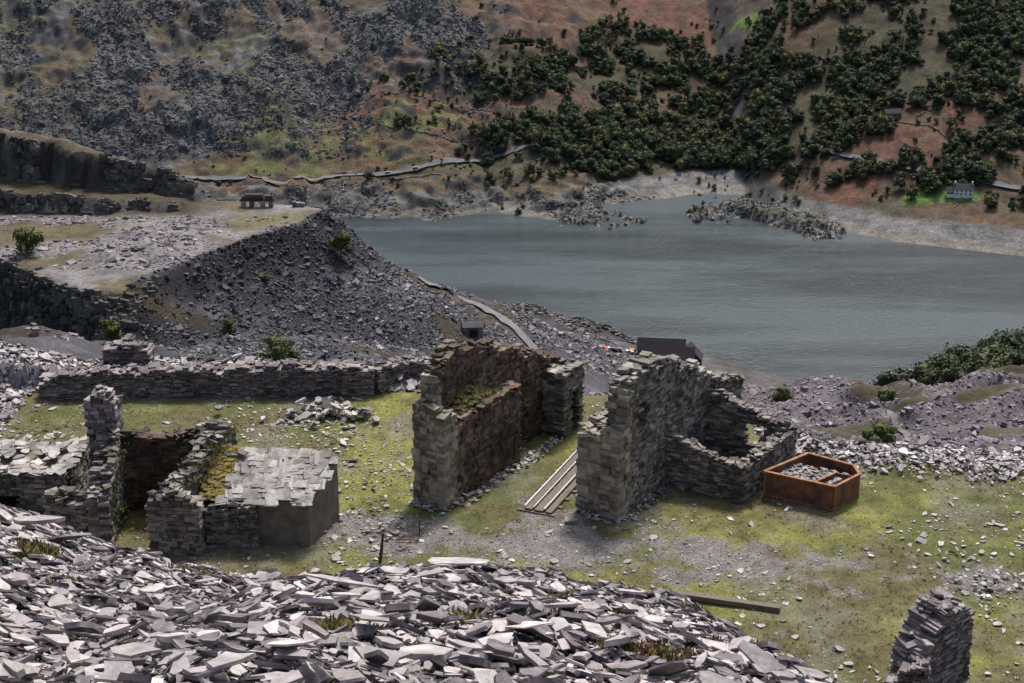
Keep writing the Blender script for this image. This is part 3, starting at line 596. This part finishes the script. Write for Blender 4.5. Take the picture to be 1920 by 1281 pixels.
# ------------------------------------------------------------------ far mountain
shx=[]; shy=[]
for u,v in [(-300,400),(300,398),(610,402),(680,408),(800,413),(850,405),(905,396),(960,405),(1040,410),(1090,400),(1130,385),(1180,378),(1250,372),(1310,363),(1400,366),(1470,400),(1560,430),(1700,456),(1920,481),(2300,520)]:
    p=at(u,v,-220); shx.append(p[0]); shy.append(p[1])
def sdist(x,y):
    s=y-np.interp(x,shx,shy)-fbm(x,y,25,4,51)*9*ss(110,70,x)-fbm(x,y,7,3,57)*4*ss(110,70,x)
    a=at(1390,392,-220); b_=at(1540,432,-220); ab=(b_-a)[:2]; px_=x-a[0]; py_=y-a[1]; t=np.clip((px_*ab[0]+py_*ab[1])/(ab@ab),0,1)
    dsp=np.hypot(px_-t*ab[0],(py_-t*ab[1])*.6)
    spit=(15+fbm(x,y,14,3,52)*9-dsp)
    i=at(1335,404,-220); isl=7+fbm(x,y,8,3,53)*7-np.hypot((x-i[0])*.6,(y-i[1])*.35)
    j=at(1110,412,-220); isj=8+fbm(x,y,8,3,54)*9-np.hypot((x-j[0])*.33,(y-j[1])*.5)
    return s,np.maximum(np.maximum(spit,np.minimum(isl,4)),np.minimum(isj,4))
def rockmask(x,y,s):
    left=ss(70,-50,x); return ss(-.2,.2,fbm(x,y,90,3,66)+.5*left-.15)*ss(75,140,s)*left
def Hf(x,y):
    x=np.asarray(x,float); y=np.asarray(y,float)
    s,sp=sdist(x,y)
    z=-220+.30*np.clip(s,-30,60)+.43*np.maximum(s-60,0)
    left=ss(70,-50,x); up=ss(75,140,s); calm=1-.85*ss(32,42,s)*ss(68,58,s)*left
    z=z+fbm(x,y,150,3,61)*14*ss(60,200,s)+fbm(x,y,45,5,62)*(4+5*left)*ss(60,160,s)
    rk=rockmask(x,y,s)
    z=z+rk*(6*ss(-.12,.18,fbm(x,y,60,4,67))+3*ss(-.08,.14,fbm(x+y*.3,y,26,4,70)))
    z=z+axn(x+y*.35,y,14,60,3,68)*2.6*rk
    lowrock=ss(0,14,s)*ss(56,40,s)*ss(110,60,x)
    z=z+(4*ss(-.04,.16,fbm(x,y,28,4,69))+1.5*ss(.0,.12,fbm(x,y,11,4,56))-2.0)*lowrock
    z=z+(5*ss(-.05,.2,fbm(x,y,34,4,49)))*ss(66,84,s)*ss(150,120,s)*left
    z=z+fbm(x,y,7,4,64)*(.8+.9*up*left)*ss(0,30,s)*calm
    zs=-221+np.minimum(np.maximum(sp,-3)*.9,6.5)+fbm(x,y,6,4,65)*2.0+1.5*ss(0,.1,fbm(x,y,9,3,48))
    return np.maximum(z,np.where(sp>-3,zs,-260))
def fh(u,v): return hit(u,v,Hf,820,1700,2500)
def zone(X,Y,L,e=.35,seed=70):
    m_=np.zeros_like(X); wx=X+fbm(X,Y,40,4,seed)*24; wy=Y+fbm(X,Y,40,4,seed+1)*24
    for (u,v,ru,rv) in L:
        c=fh(u,v); q=np.sqrt(((wx-c[0])/(ru/2.35))**2+((wy-c[1])/(rv/1.35))**2); m_=np.maximum(m_,ss(1+e,1-e,q))
    return m_
Zrock=[(250,60,420,120),(720,60,200,90),(330,235,130,45),(120,280,150,60),(560,110,200,70)]
Zgreen=[(570,270,130,50),(720,215,110,35),(150,210,120,25),(520,215,90,14),(640,310,120,14),(480,300,60,25),(300,190,100,20),(430,110,60,14)]
Zbr=[(900,215,260,55),(1250,50,130,70),(1640,330,110,22),(1690,235,150,50),(440,285,60,35),(640,190,120,25),(1000,60,200,60),(860,260,100,25),(680,255,60,12),(1400,150,120,60),(960,30,160,60)]
Zlawn=[(1770,352,48,20),(1405,38,20,14)]
Zwood=[(1180,285,230,45),(1420,285,130,40),(940,125,120,50),(1210,110,110,60),(1700,100,240,90),(1880,70,110,70),(1480,215,140,45)]
rocky=lambda X,Y: fbm(X+Y*.3,Y*.6,34,5,96)
def colf(X,Y,Z,S):  # cloud shadow painted in as darker hillside colours, lifted slightly for haze
    n=fbm(X,Y,60,6,71); n2=fbm(X,Y,14,5,72); n3=fbm(X,Y,5,3,78); s,sp=sdist(X,Y)
    c=lerpc((.085,.074,.048),(.118,.08,.053),ss(-.3,.3,n+.4*n3))
    c=lerpc(c,lerpc((.150,.068,.045),(.095,.060,.044),ss(-.3,.35,n3+.5*n2)),zone(X,Y,Zbr)*ss(-.4,.1,n2+.15))
    c=lerpc(c,lerpc((.12,.125,.048),(.085,.09,.045),ss(-.3,.3,n3)),zone(X,Y,Zgreen,.5,75)*ss(-.25,.2,n2))
    zr=zone(X,Y,Zrock,.4,77); st=axn(X+Y*.35,Y,4,26,4,93)
    c=lerpc(c,lerpc((.078,.080,.084),(.135,.135,.14),ss(-.35,.45,st+.5*n2)),zr*ss(-.3,.15,n2+.3*n+.04))
    c=lerpc(c,(.085,.09,.048),zr*ss(-.02,.25,fbm(X,Y,30,5,73)+.3*n3)*.7)
    c=lerpc(c,(.115,.072,.052),zr*ss(.07,.3,fbm(X,Y,35,5,99)+.3*n3)*.65)
    c=lerpc(c,lerpc((.07,.073,.078),(.12,.12,.125),ss(-.3,.4,st)),zr*ss(.0,.12,rocky(X,Y))*.85)
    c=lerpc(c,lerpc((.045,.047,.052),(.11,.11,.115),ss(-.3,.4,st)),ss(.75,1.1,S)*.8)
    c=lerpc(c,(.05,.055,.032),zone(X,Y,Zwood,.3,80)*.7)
    c=lerpc(c,(.12,.19,.05),zone(X,Y,Zlawn,.2,79))
    bank=ss(36,27,s+6*n2+ 14*ss(100,60,X)*fbm(X,Y,20,3,74))
    bc=lerpc((.125,.125,.125),(.185,.18,.18),ss(-.3,.3,n2+.6*np.sin((Z+fbm(X,Y,30,2,5)*1.0)*2.2)*.3)); bc=lerpc(bc,(.23,.205,.17),ss(5,1.5,Z+220)*.6)
    bc=lerpc(bc,lerpc((.07,.07,.06),(.125,.12,.11),ss(-.3,.3,n3)),ss(100,40,X)*ss(-.55,-.05,n2)*.9)
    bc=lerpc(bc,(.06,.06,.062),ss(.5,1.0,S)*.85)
    c=lerpc(c,bc,bank)
    c=lerpc(c,lerpc(lerpc((.11,.105,.095),(.20,.18,.155),ss(-.2,.3,n3)),(.085,.085,.05),ss(4.5,7,Z+220)*ss(-.2,.2,n3)),ss(-3,0,sp)*ss(20,0,s))
    return c
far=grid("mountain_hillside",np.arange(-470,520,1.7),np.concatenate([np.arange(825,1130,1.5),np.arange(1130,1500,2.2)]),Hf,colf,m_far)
# broken bedrock standing out of the hillside and the drawn-down shore
def shards(name,n,x0,x1,y0,y1,mask,smin,smax,mat,vert=1.1,emb=.45):
    x=rng.uniform(x0,x1,n); y=rng.uniform(y0,y1,n); s_,sp=sdist(x,y); k=mask(x,y,s_,sp); x=x[k];y=y[k]; n=len(x)
    z=Hf(x,y); s=smin+(smax-smin)*rng.random(n)**2.5; tone=np.clip(.45+.9*axn(x+y*.35,y,7,20,3,97)+rng.normal(0,.2,n),0,1)
    return boxes(name,np.stack([x,y,z-emb*s],-1),np.stack([s*rng.uniform(.6,1.3,n),s*rng.uniform(.4,.8,n),s*rng.uniform(.5,1.1,n)*vert],-1),rng.normal(.35,.45,n),mat,.05,rng.normal(-.1,.22,n),rng.normal(.2,.22,n),rnd=tone,rel=.22,taper=.6)
m1=lambda x,y,s,sp:(s>70)&((zone(x,y,Zrock,.4,77)*.5+.2)*(rocky(x,y)+.06+.10*ss(-60,-160,x))>.045+.05*rng.random(len(x)))
sh1=shards("hillside_crags",90000,-460,40,985,1330,m1,.5,2.1,m_rock,.85,.5)
m2=lambda x,y,s,sp:(((s>0)&(s<40)&(fbm(x,y,16,4,98)>-.06)&(x<105))|((sp>.5)&(s<15)))
sh2=shards("shore_rocks",34000,-160,245,840,985,m2,.35,1.5,m_rock,.7,.35)
m3=lambda x,y,s,sp:(s>72)&(s<140)&(fbm(x,y,20,4,94)>.16)
sh3=shards("outcrops",9000,-250,100,960,1110,m3,.4,1.6,m_rock,.7)
empty("mountain_crags",[sh1,sh2,sh3])
road=[fh(u,v) for u,v in [(-60,318),(150,322),(280,328),(420,334),(560,336),(700,330),(800,318),(880,300),(940,290),(1040,278)]]
ribbon("road",road,4.6,Hf,m_road,.9,3)
road2=[fh(u,v) for u,v in [(1500,272),(1600,298),(1700,318),(1800,335),(1920,358),(2050,378)]]
r2=ribbon("road",road2,4.6,Hf,m_road,.9,3)
b=B()
for L in [[(620,325),(760,335),(830,330)],[(560,190),(700,180),(820,190),(930,215)],[(700,235),(800,250),(860,270),(900,265)],[(1560,150),(1580,200),(1650,225),(1740,235),(1790,270)],[(1560,300),(1610,270),(1600,240)],[(1720,220),(1760,200),(1790,180)],[(1890,190),(1905,215)],[(380,200),(520,210)],[(1480,100),(1560,110)],[(640,340),(640,360)],[(1790,390),(1800,370),(1830,345)],[(960,350),(990,325)]]:
    pp=[fh(u,v) for u,v in L]
    for a,c_ in zip(pp[:-1],pp[1:]):
        n=int(np.linalg.norm((c_-a)[:2])/2.4)+1
        for k in range(n):
            p=a+(c_-a)*(k+.5)/n; x_=p[0]+1.5*math.sin(k*.4); z_=float(Hf(np.array([x_]),np.array([p[1]]))[0]); b.add((x_,p[1],z_+.2),(1.4,.3,.5),math.atan2(*(c_-a)[1::-1]),0,0,rng.normal()*.1)
empty("hillside_field_walls",[b.out("dry_stone",[m_wall],.1)])

# ------------------------------------------------------------------ trees
def ico():
    t=(1+5**.5)/2; V=np.array([(-1,t,0),(1,t,0),(-1,-t,0),(1,-t,0),(0,-1,t),(0,1,t),(0,-1,-t),(0,1,-t),(t,0,-1),(t,0,1),(-t,0,-1),(-t,0,1)],float); V/=np.linalg.norm(V[0])
    Fi=[(0,11,5),(0,5,1),(0,1,7),(0,7,10),(0,10,11),(1,5,9),(5,11,4),(11,10,2),(10,7,6),(7,1,8),(3,9,4),(3,4,2),(3,2,6),(3,6,8),(3,8,9),(4,9,5),(2,4,11),(6,2,10),(8,6,7),(9,8,1)]
    return V,np.array(Fi)
IV,IF=ico()
def tree_mesh(name,h,wd,nl,leaf,ncl,mats,trunk=True):
    V=[];L=[];T=[];R=[];M=[];n=0
    def tube(p,q,r0,r1):
        nonlocal n
        p=np.array(p,float);q=np.array(q,float); d=q-p; a=np.cross(d,[.3,.9,.2]); a/=np.linalg.norm(a); c=np.cross(d,a); c/=np.linalg.norm(c)
        for P_,r in ((p,r0),(q,r1)):
            for k in range(6): V.append(P_+r*(a*math.cos(k*1.047)+c*math.sin(k*1.047)))
        for k in range(6): L.extend([n+k,n+(k+1)%6,n+6+(k+1)%6,n+6+k]); T.append(4); R.append(.5); M.append(1)
        n+=12
    cl=[]
    for k in range(ncl):
        a=rng.uniform(0,6.28); rr=wd*.5*rng.uniform(.1,.75); cz=h*rng.uniform(.25,.84); rr*=1-.5*max(0,(cz/h-.55))/.4
        cl.append((rr*math.cos(a),rr*math.sin(a),cz,wd*rng.uniform(.18,.31)))
    if trunk:
        tube((0,0,-.8),(0,0,h*.45),h*.03,h*.02); tube((0,0,h*.45),(.1,.1,h*.8),h*.02,h*.006)
        for c in cl[:5]: tube((0,0,h*.25),c[:3],h*.014,h*.004)
    for (x_,y_,z_,r_) in cl:
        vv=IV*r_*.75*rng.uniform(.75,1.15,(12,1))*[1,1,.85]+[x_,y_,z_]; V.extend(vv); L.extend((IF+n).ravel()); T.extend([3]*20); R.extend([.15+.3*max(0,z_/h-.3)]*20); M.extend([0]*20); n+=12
        m_=nl//ncl; d=rng.normal(size=(m_,3)); d/=np.linalg.norm(d,axis=1)[:,None]; cc=d*r_*rng.uniform(.75,1.2,(m_,1))*[1,1,.85]+[x_,y_,z_]
        a=rng.normal(size=(m_,3)); a/=np.linalg.norm(a,axis=1)[:,None]; a=a*.7+np.cross(d,a)*.7; b2=np.cross(a,d+rng.normal(size=(m_,3))*.4); b2/=np.linalg.norm(b2,axis=1)[:,None]
        s_=leaf*rng.uniform(.5,1.2,(m_,1)); q=np.stack([cc-a*s_-b2*s_*.5,cc+a*s_*.2-b2*s_,cc+a*s_+b2*s_*.4,cc-a*s_*.1+b2*s_],1)
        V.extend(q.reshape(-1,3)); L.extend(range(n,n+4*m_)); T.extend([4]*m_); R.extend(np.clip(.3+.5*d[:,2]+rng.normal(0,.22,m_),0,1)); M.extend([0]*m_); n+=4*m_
    o=raw_mesh(name,np.array(V),L,T,mats,R,M); scene.collection.objects.unlink(o); return o
col=bpy.data.collections.new("broadleaf_trees")
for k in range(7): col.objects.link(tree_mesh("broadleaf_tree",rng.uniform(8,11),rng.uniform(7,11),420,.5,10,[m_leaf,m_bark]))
def instancer(name,pts,scl,coll):
    me=bpy.data.meshes.new(name); me.from_pydata([tuple(p) for p in pts],[],[])
    a=me.attributes.new("scl",'FLOAT_VECTOR','POINT'); a.data.foreach_set("vector",np.asarray(scl,np.float32).ravel())
    rt=np.zeros((len(pts),3),np.float32); rt[:,2]=rng.uniform(0,6.28,len(pts)); a=me.attributes.new("rot",'FLOAT_VECTOR','POINT'); a.data.foreach_set("vector",rt.ravel())
    o=link(bpy.data.objects.new(name,me)); ng=bpy.data.node_groups.new(name,'GeometryNodeTree')
    ng.interface.new_socket('Geometry',in_out='INPUT',socket_type='NodeSocketGeometry'); ng.interface.new_socket('Geometry',in_out='OUTPUT',socket_type='NodeSocketGeometry')
    gi=ng.nodes.new('NodeGroupInput'); go=ng.nodes.new('NodeGroupOutput'); ci=ng.nodes.new('GeometryNodeCollectionInfo'); ci.inputs['Collection'].default_value=coll
    ci.inputs['Separate Children'].default_value=True; ci.inputs['Reset Children'].default_value=True
    ip=ng.nodes.new('GeometryNodeInstanceOnPoints'); ip.inputs['Pick Instance'].default_value=True
    for nm,sk in (("rot",'Rotation'),("scl",'Scale')):
        na=ng.nodes.new('GeometryNodeInputNamedAttribute'); na.data_type='FLOAT_VECTOR'; na.inputs['Name'].default_value=nm; ng.links.new(na.outputs[0],ip.inputs[sk])
    ng.links.new(gi.outputs[0],ip.inputs['Points']); ng.links.new(ci.outputs[0],ip.inputs['Instance']); ng.links.new(ip.outputs[0],go.inputs[0])
    md=o.modifiers.new("instances",'NODES'); md.node_group=ng; return o
TZ=[(1120,295,190,40,230,1),(1250,270,180,45,220,1),(1420,285,130,40,130,1),(940,125,120,55,110,.85),(1210,110,120,60,170,.85),(1330,170,120,40,90,.9),(1060,150,100,40,70,.8),(1700,90,250,95,480,.9),(1880,60,120,70,130,.9),(1480,215,140,50,170,.9),(1860,215,90,55,120,.95),(1870,320,120,18,70,.9),(1720,300,150,12,70,.8),(1560,265,90,18,60,.9),(1480,60,70,60,70,.85),(1500,325,40,16,14,1),(1380,330,60,12,12,.9),(1700,365,45,12,9,.9),(1890,385,40,14,12,.8),(780,240,40,18,10,1),(940,245,50,15,14,.8),(1000,330,80,10,18,.8),(900,300,60,10,14,.8),(1420,130,60,40,40,.8),(760,170,90,25,25,.7),(1660,195,50,20,10,.8),(1650,240,30,10,6,.8),(360,345,70,6,12,.5),(1030,245,60,25,25,.8),(700,335,60,8,6,.5),(1600,160,120,40,90,.85),(1250,200,130,30,60,.8)]
pts=[];sc=[]
for (u,v,ru,rv,n,k) in TZ:
    if n>=50: n=int(n*2.1)
    c=fh(u,v); a=rng.uniform(0,6.28,n); q=np.sqrt(rng.random(n)); x=c[0]+np.cos(a)*q*ru/2.2; y=c[1]+np.sin(a)*q*rv/1.3
    kk=(fbm(x,y,24,3,81)>(-.12 if v<240 else -.3))|(n<30); s_,_=sdist(x,y); kk&=s_>34; x=x[kk];y=y[kk]; z=Hf(x,y)
    pts+=list(np.stack([x,y,z],-1)); e=k*(.35+.85*rng.random(len(x))**1.3); sc+=list(np.stack([e,e,e*rng.uniform(.8,1.2,len(x))],-1))
x=rng.uniform(-60,330,1100); y=rng.uniform(930,1260,1100); kk=fbm(x,y,30,4,83)>.06; x=x[kk];y=y[kk]; z=Hf(x,y); pts+=list(np.stack([x,y,z],-1)); e=rng.uniform(.15,.6,len(x)); sc+=list(np.stack([e,e,e*.9],-1))
x=rng.uniform(-300,0,500); y=rng.uniform(975,1160,500); kk=fbm(x,y,30,4,84)>.12; x=x[kk];y=y[kk]; z=Hf(x,y); pts+=list(np.stack([x,y,z],-1)); e=rng.uniform(.10,.35,len(x)); sc+=list(np.stack([e,e,e*.7],-1))
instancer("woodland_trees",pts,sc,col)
pts=[];sc=[]
for (u,v,y0,n,sp) in [(1740,735,500,16,9),(1800,712,500,26,11),(1860,688,505,30,11),(1915,668,515,28,10),(1780,740,470,12,8),(1700,745,490,5,6),(1890,700,470,20,9)]:
    c=aty(u,v,y0); x=c[0]+rng.normal(0,sp,n); y=c[1]+rng.normal(0,sp*1.3,n); z=Hm(x,y); pts+=list(np.stack([x,y,z],-1)); e=rng.uniform(.7,1.3,n); sc+=list(np.stack([e,e,e],-1))
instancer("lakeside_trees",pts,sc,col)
def bush(u,v,H,y0,y1,h,w_,mat=m_bush,nm="bush"):
    p=hit(u,v,H,y0,y1); o=tree_mesh(nm,h,w_,900,.22*h/5,9,[mat,m_bark]); scene.collection.objects.link(o); o.location=p; return o
for (u,v,h,w_) in [(52,478,5.5,7),(640,482,5.5,5),(525,682,5,7.5),(210,645,4,4),(432,628,3,4),(500,530,1.6,2),(1470,752,4,8),(1650,832,4,8),(1660,752,4,8)]: bush(u,v,Hm,150,600,h,w_)

pp=[hit(u,v,Hn,8,45) for u,v in [(70,1040),(85,1050),(60,1050),(1035,1165),(1215,1240),(1240,1245),(620,1190),(350,1075),(870,1180),(1310,1160),(130,1100),(1370,1230),(640,1195),(1040,1130),(1160,1160)]]
PP=[];SZ=[]
for i_,p in enumerate(pp):
    for k in range(16):
        q=p+np.array([*rng.normal(0,.18,2),0]); q[2]=Hn(q[:1],q[1:2])[0]+.10; PP.append(q); SZ.append(rng.uniform(.08,.22)*(1.6 if i_<3 else 1))
t1=tufts("fern_tufts",PP[::3],SZ[::3],m_grass); t2=tufts("heather_tufts",PP[1::3]+PP[2::3],SZ[1::3]+SZ[2::3],m_heath)
x,y=fan(600,12,37); z=Hn(x,y)+.05; k=fbm(x,y,3,3,90)>.0; t3=tufts("small_tufts",np.stack([x,y,z],-1)[k],rng.uniform(.05,.13,k.sum()),m_grass,14)
N_=34000; x=rng.uniform(-30,32,N_); y=rng.uniform(45,76,N_); k=(gravelw(x,y)<.3+.5*rng.random(N_))&(Hscree(x,y)<0)&(y<np.interp(x,eX,eY)-1)&~((y>73.6)&(x<0)); x=x[k];y=y[k]
br=fbm(x,y,2.3,5,7)+.28*ss(56,48,y)*ss(4,14,x)+.2*rng.normal(size=len(x)); P_=np.stack([x,y,Hn(x,y)],-1)
t4=tufts("turf_heath",P_[br>.25],rng.uniform(.04,.15,(br>.25).sum()),m_heath,8); t5=tufts("turf_grass",P_[br<=.25],rng.uniform(.03,.12,(br<=.25).sum()),m_grass,7)
empty("wild_plants",[t1,t2,t3,t4,t5])

# ------------------------------------------------------------------ distant buildings, vehicles, machine
def gable(kids,p,L,W,h,rh,yaw,mw,mrf,ov=.4,windows=True):
    c,s_=math.cos(yaw),math.sin(yaw); X=lambda a,b_,z_: (p[0]+a*c-b_*s_,p[1]+a*s_+b_*c,p[2]+z_)
    V=[X(-L/2,-W/2,-1.5),X(L/2,-W/2,-1.5),X(L/2,W/2,-1.5),X(-L/2,W/2,-1.5),X(-L/2,-W/2,h),X(L/2,-W/2,h),X(L/2,W/2,h),X(-L/2,W/2,h),X(-L/2,0,h+rh),X(L/2,0,h+rh)]
    kids.append(raw_mesh("walls",V,[0,1,5,4, 1,2,6,9,5, 2,3,7,6, 3,0,4,8,7],[4,5,4,5],mw,[.5]*4))
    e=ov*rh/(W/2); t=.2
    for sg in (-1,1):
        a=[X(-L/2-ov,sg*(W/2+ov),h-e+.05),X(L/2+ov,sg*(W/2+ov),h-e+.05),X(L/2+ov,0,h+rh+.05),X(-L/2-ov,0,h+rh+.05)]; a2=[(q[0],q[1],q[2]+t) for q in a]
        kids.append(raw_mesh("roof_slope",a+a2,[0,1,2,3,4,5,6,7,0,1,5,4,1,2,6,5,2,3,7,6,3,0,4,7],[4]*6,mrf,[.5]*6))
    if windows:
        bb=B()
        for k in np.linspace(-.36,.36,4):
            for zz in ([h*.3,h*.75] if h>4 else [h*.5]):
                q=X(k*L,-W/2-.02,zz); bb.add(q,(.5,.06,.55),yaw)
        kids.append(bb.out("windows",[m_dark],0))
    return X
k=[]; p=fh(1805,366); X=gable(k,p,12,7,4.6,3,-.15,m_white,m_roof); X2=gable(k,np.array(X(-8.0,0,0)),5,5,3,2,-.15,m_white,m_roof)
b=B(); b.add(X(-5.4,0,8.2),(.5,.5,.9),-.15); b.add(X(5.4,0,8.2),(.5,.5,.9),-.15); k.append(b.out("chimneys",[m_white],0)); empty("white_cottage",k)
k=[]; p=fh(1672,222); gable(k,p,12,6,4,2.5,.2,m_plaster,m_roof); empty("stone_farmhouse",k)
k=[]; p=hit(1252,699,Hm,400,660)+np.array([0,0,1.2]); gable(k,p,15,6,2.2,2.8,-.12,m_shedw,m_roofd); q=hit(1292,697,Hm,400,660)+np.array([0,0,.8]); gable(k,q,5,7,4.2,3.6,1.35,m_shedw,m_roofd); gable(k,p+np.array([-1.5,6.5,0]),14,6,2.4,2.8,-.12,m_shedw,m_roofd)
empty("lakeside_works_building",k)
k=[]; p=hit(886,628,Hm,200,400); X=gable(k,p,4.2,3.4,2.1,.4,.1,m_wall,m_roof,.2,False); b=B(); b.add(X(.1,-1.73,.9),(.9,.06,.8),.1); k.append(b.out("doorway",[m_dark],0)); empty("stone_hut",k)
car_cols=[(.35,.06,.04),(.45,.45,.45),(.05,.07,.11),(.35,.18,.05),(.02,.02,.02),(.45,.43,.38)]
m_glass=plain("car_glass",(.02,.025,.03),.15,0,1,.1,0)
m_tyre=plain("tyre",(.02,.02,.02),.9)
def car(p,yaw,ci):
    mc=plain("car_paint",car_cols[ci],.5,0,1,.02,0); k=[]
    c,s_=math.cos(yaw),math.sin(yaw)
    prof=[(-2.1,.35),(2.1,.35),(2.15,.75),(1.2,.92),(.6,1.42),(-1.1,1.45),(-1.9,.95),(-2.15,.8)]
    V=[]
    for sy in (-.85,.85):
        for (a,z_) in prof: w2=sy*(.82 if z_>1.1 else 1); V.append((p[0]+a*c-w2*s_,p[1]+a*s_+w2*c,p[2]+z_))
    n=8; Fc=[list(range(n)),list(range(n,2*n))[::-1]]+[[i,(i+1)%n,(i+1)%n+n,i+n] for i in range(n)]
    k.append(raw_mesh("body",V,sum(Fc,[]),[len(f) for f in Fc],mc,[.5]*len(Fc)))
    bb=B()
    for sy in (-.87,.87):
        for a in (-.65,.35): bb.add((p[0]+a*c-sy*.93*s_,p[1]+a*s_+sy*.93*c,p[2]+1.15),(.42,.05,.17),yaw)
    k.append(bb.out("windows",[m_glass],0))
    for a in (-1.35,1.35):
        for sy in (-.8,.8):
            cx,cy=p[0]+a*c-sy*s_,p[1]+a*s_+sy*c; V=[]
            for e in (-.1,.1):
                for j in range(12): t_=j*math.pi/6; V.append((cx+.32*math.cos(t_)*c-e*s_,cy+.32*math.cos(t_)*s_+e*c,p[2]+.32+.32*math.sin(t_)))
            Fc=[list(range(12)),list(range(12,24))[::-1]]+[[i,(i+1)%12,(i+1)%12+12,i+12] for i in range(12)]
            k.append(raw_mesh("wheel",V,sum(Fc,[]),[len(f) for f in Fc],m_tyre,[.5]*len(Fc)))
    empty("parked_car",k)
for i,(u,v) in enumerate([(1128,668),(1140,672),(1160,662),(1185,664),(1150,680),(1175,672)]):
    p=hit(u,v,Hm,400,660); p[2]+=.25; car(p,rng.uniform(0,3),i)
p=fh(728,327); p[2]+=.9; car(p,.2,1); p=fh(780,319); p[2]+=.9; car(p,.2,5)
b=B(); p=mach; z0=p[2]
for dx in (-3,-1.2,1.2,3): b.add((p[0]+dx,p[1],z0+.5),(.45,.8,.9),0,0)
b.add((p[0],p[1]-.5,z0+1.5),(3.8,.12,.15),0,1); b.add((p[0],p[1]+.5,z0+1.5),(3.8,.12,.15),0,1); b.add((p[0]+2.6,p[1],z0+2.1),(.9,.5,.5),0,1); b.add((p[0]-3.1,p[1],z0+2.0),(.25,.5,.5),0,1)
b.add((p[0]+3.2,p[1],z0+2.3),(.1,.1,.9),0,1)
mb=b.out("piers_and_frame",[m_wallp,m_iron],.03)
V=[]
for xx in (-2.6,1.4):
    for j in range(16): V.append((p[0]+xx,p[1]+.75*math.cos(j*math.pi/8),z0+2.3+.75*math.sin(j*math.pi/8)))
Fc=[list(range(16)),list(range(16,32))[::-1]]+[[i,(i+1)%16,(i+1)%16+16,i+16] for i in range(16)]
dr=raw_mesh("drum",V,sum(Fc,[]),[len(f) for f in Fc],m_iron,[.5]*len(Fc))
empty("derelict_winding_machine",[mb,dr])
b=B(); p=hit(560,388,Hm,200,400)
for kx in range(3): b.add((p[0]+kx*.9-.9,p[1],p[2]+.5),(.4,.6,.7-.15*kx),0,0)
empty("stone_plinth",[b.out("blocks",[m_wallp],.05)])
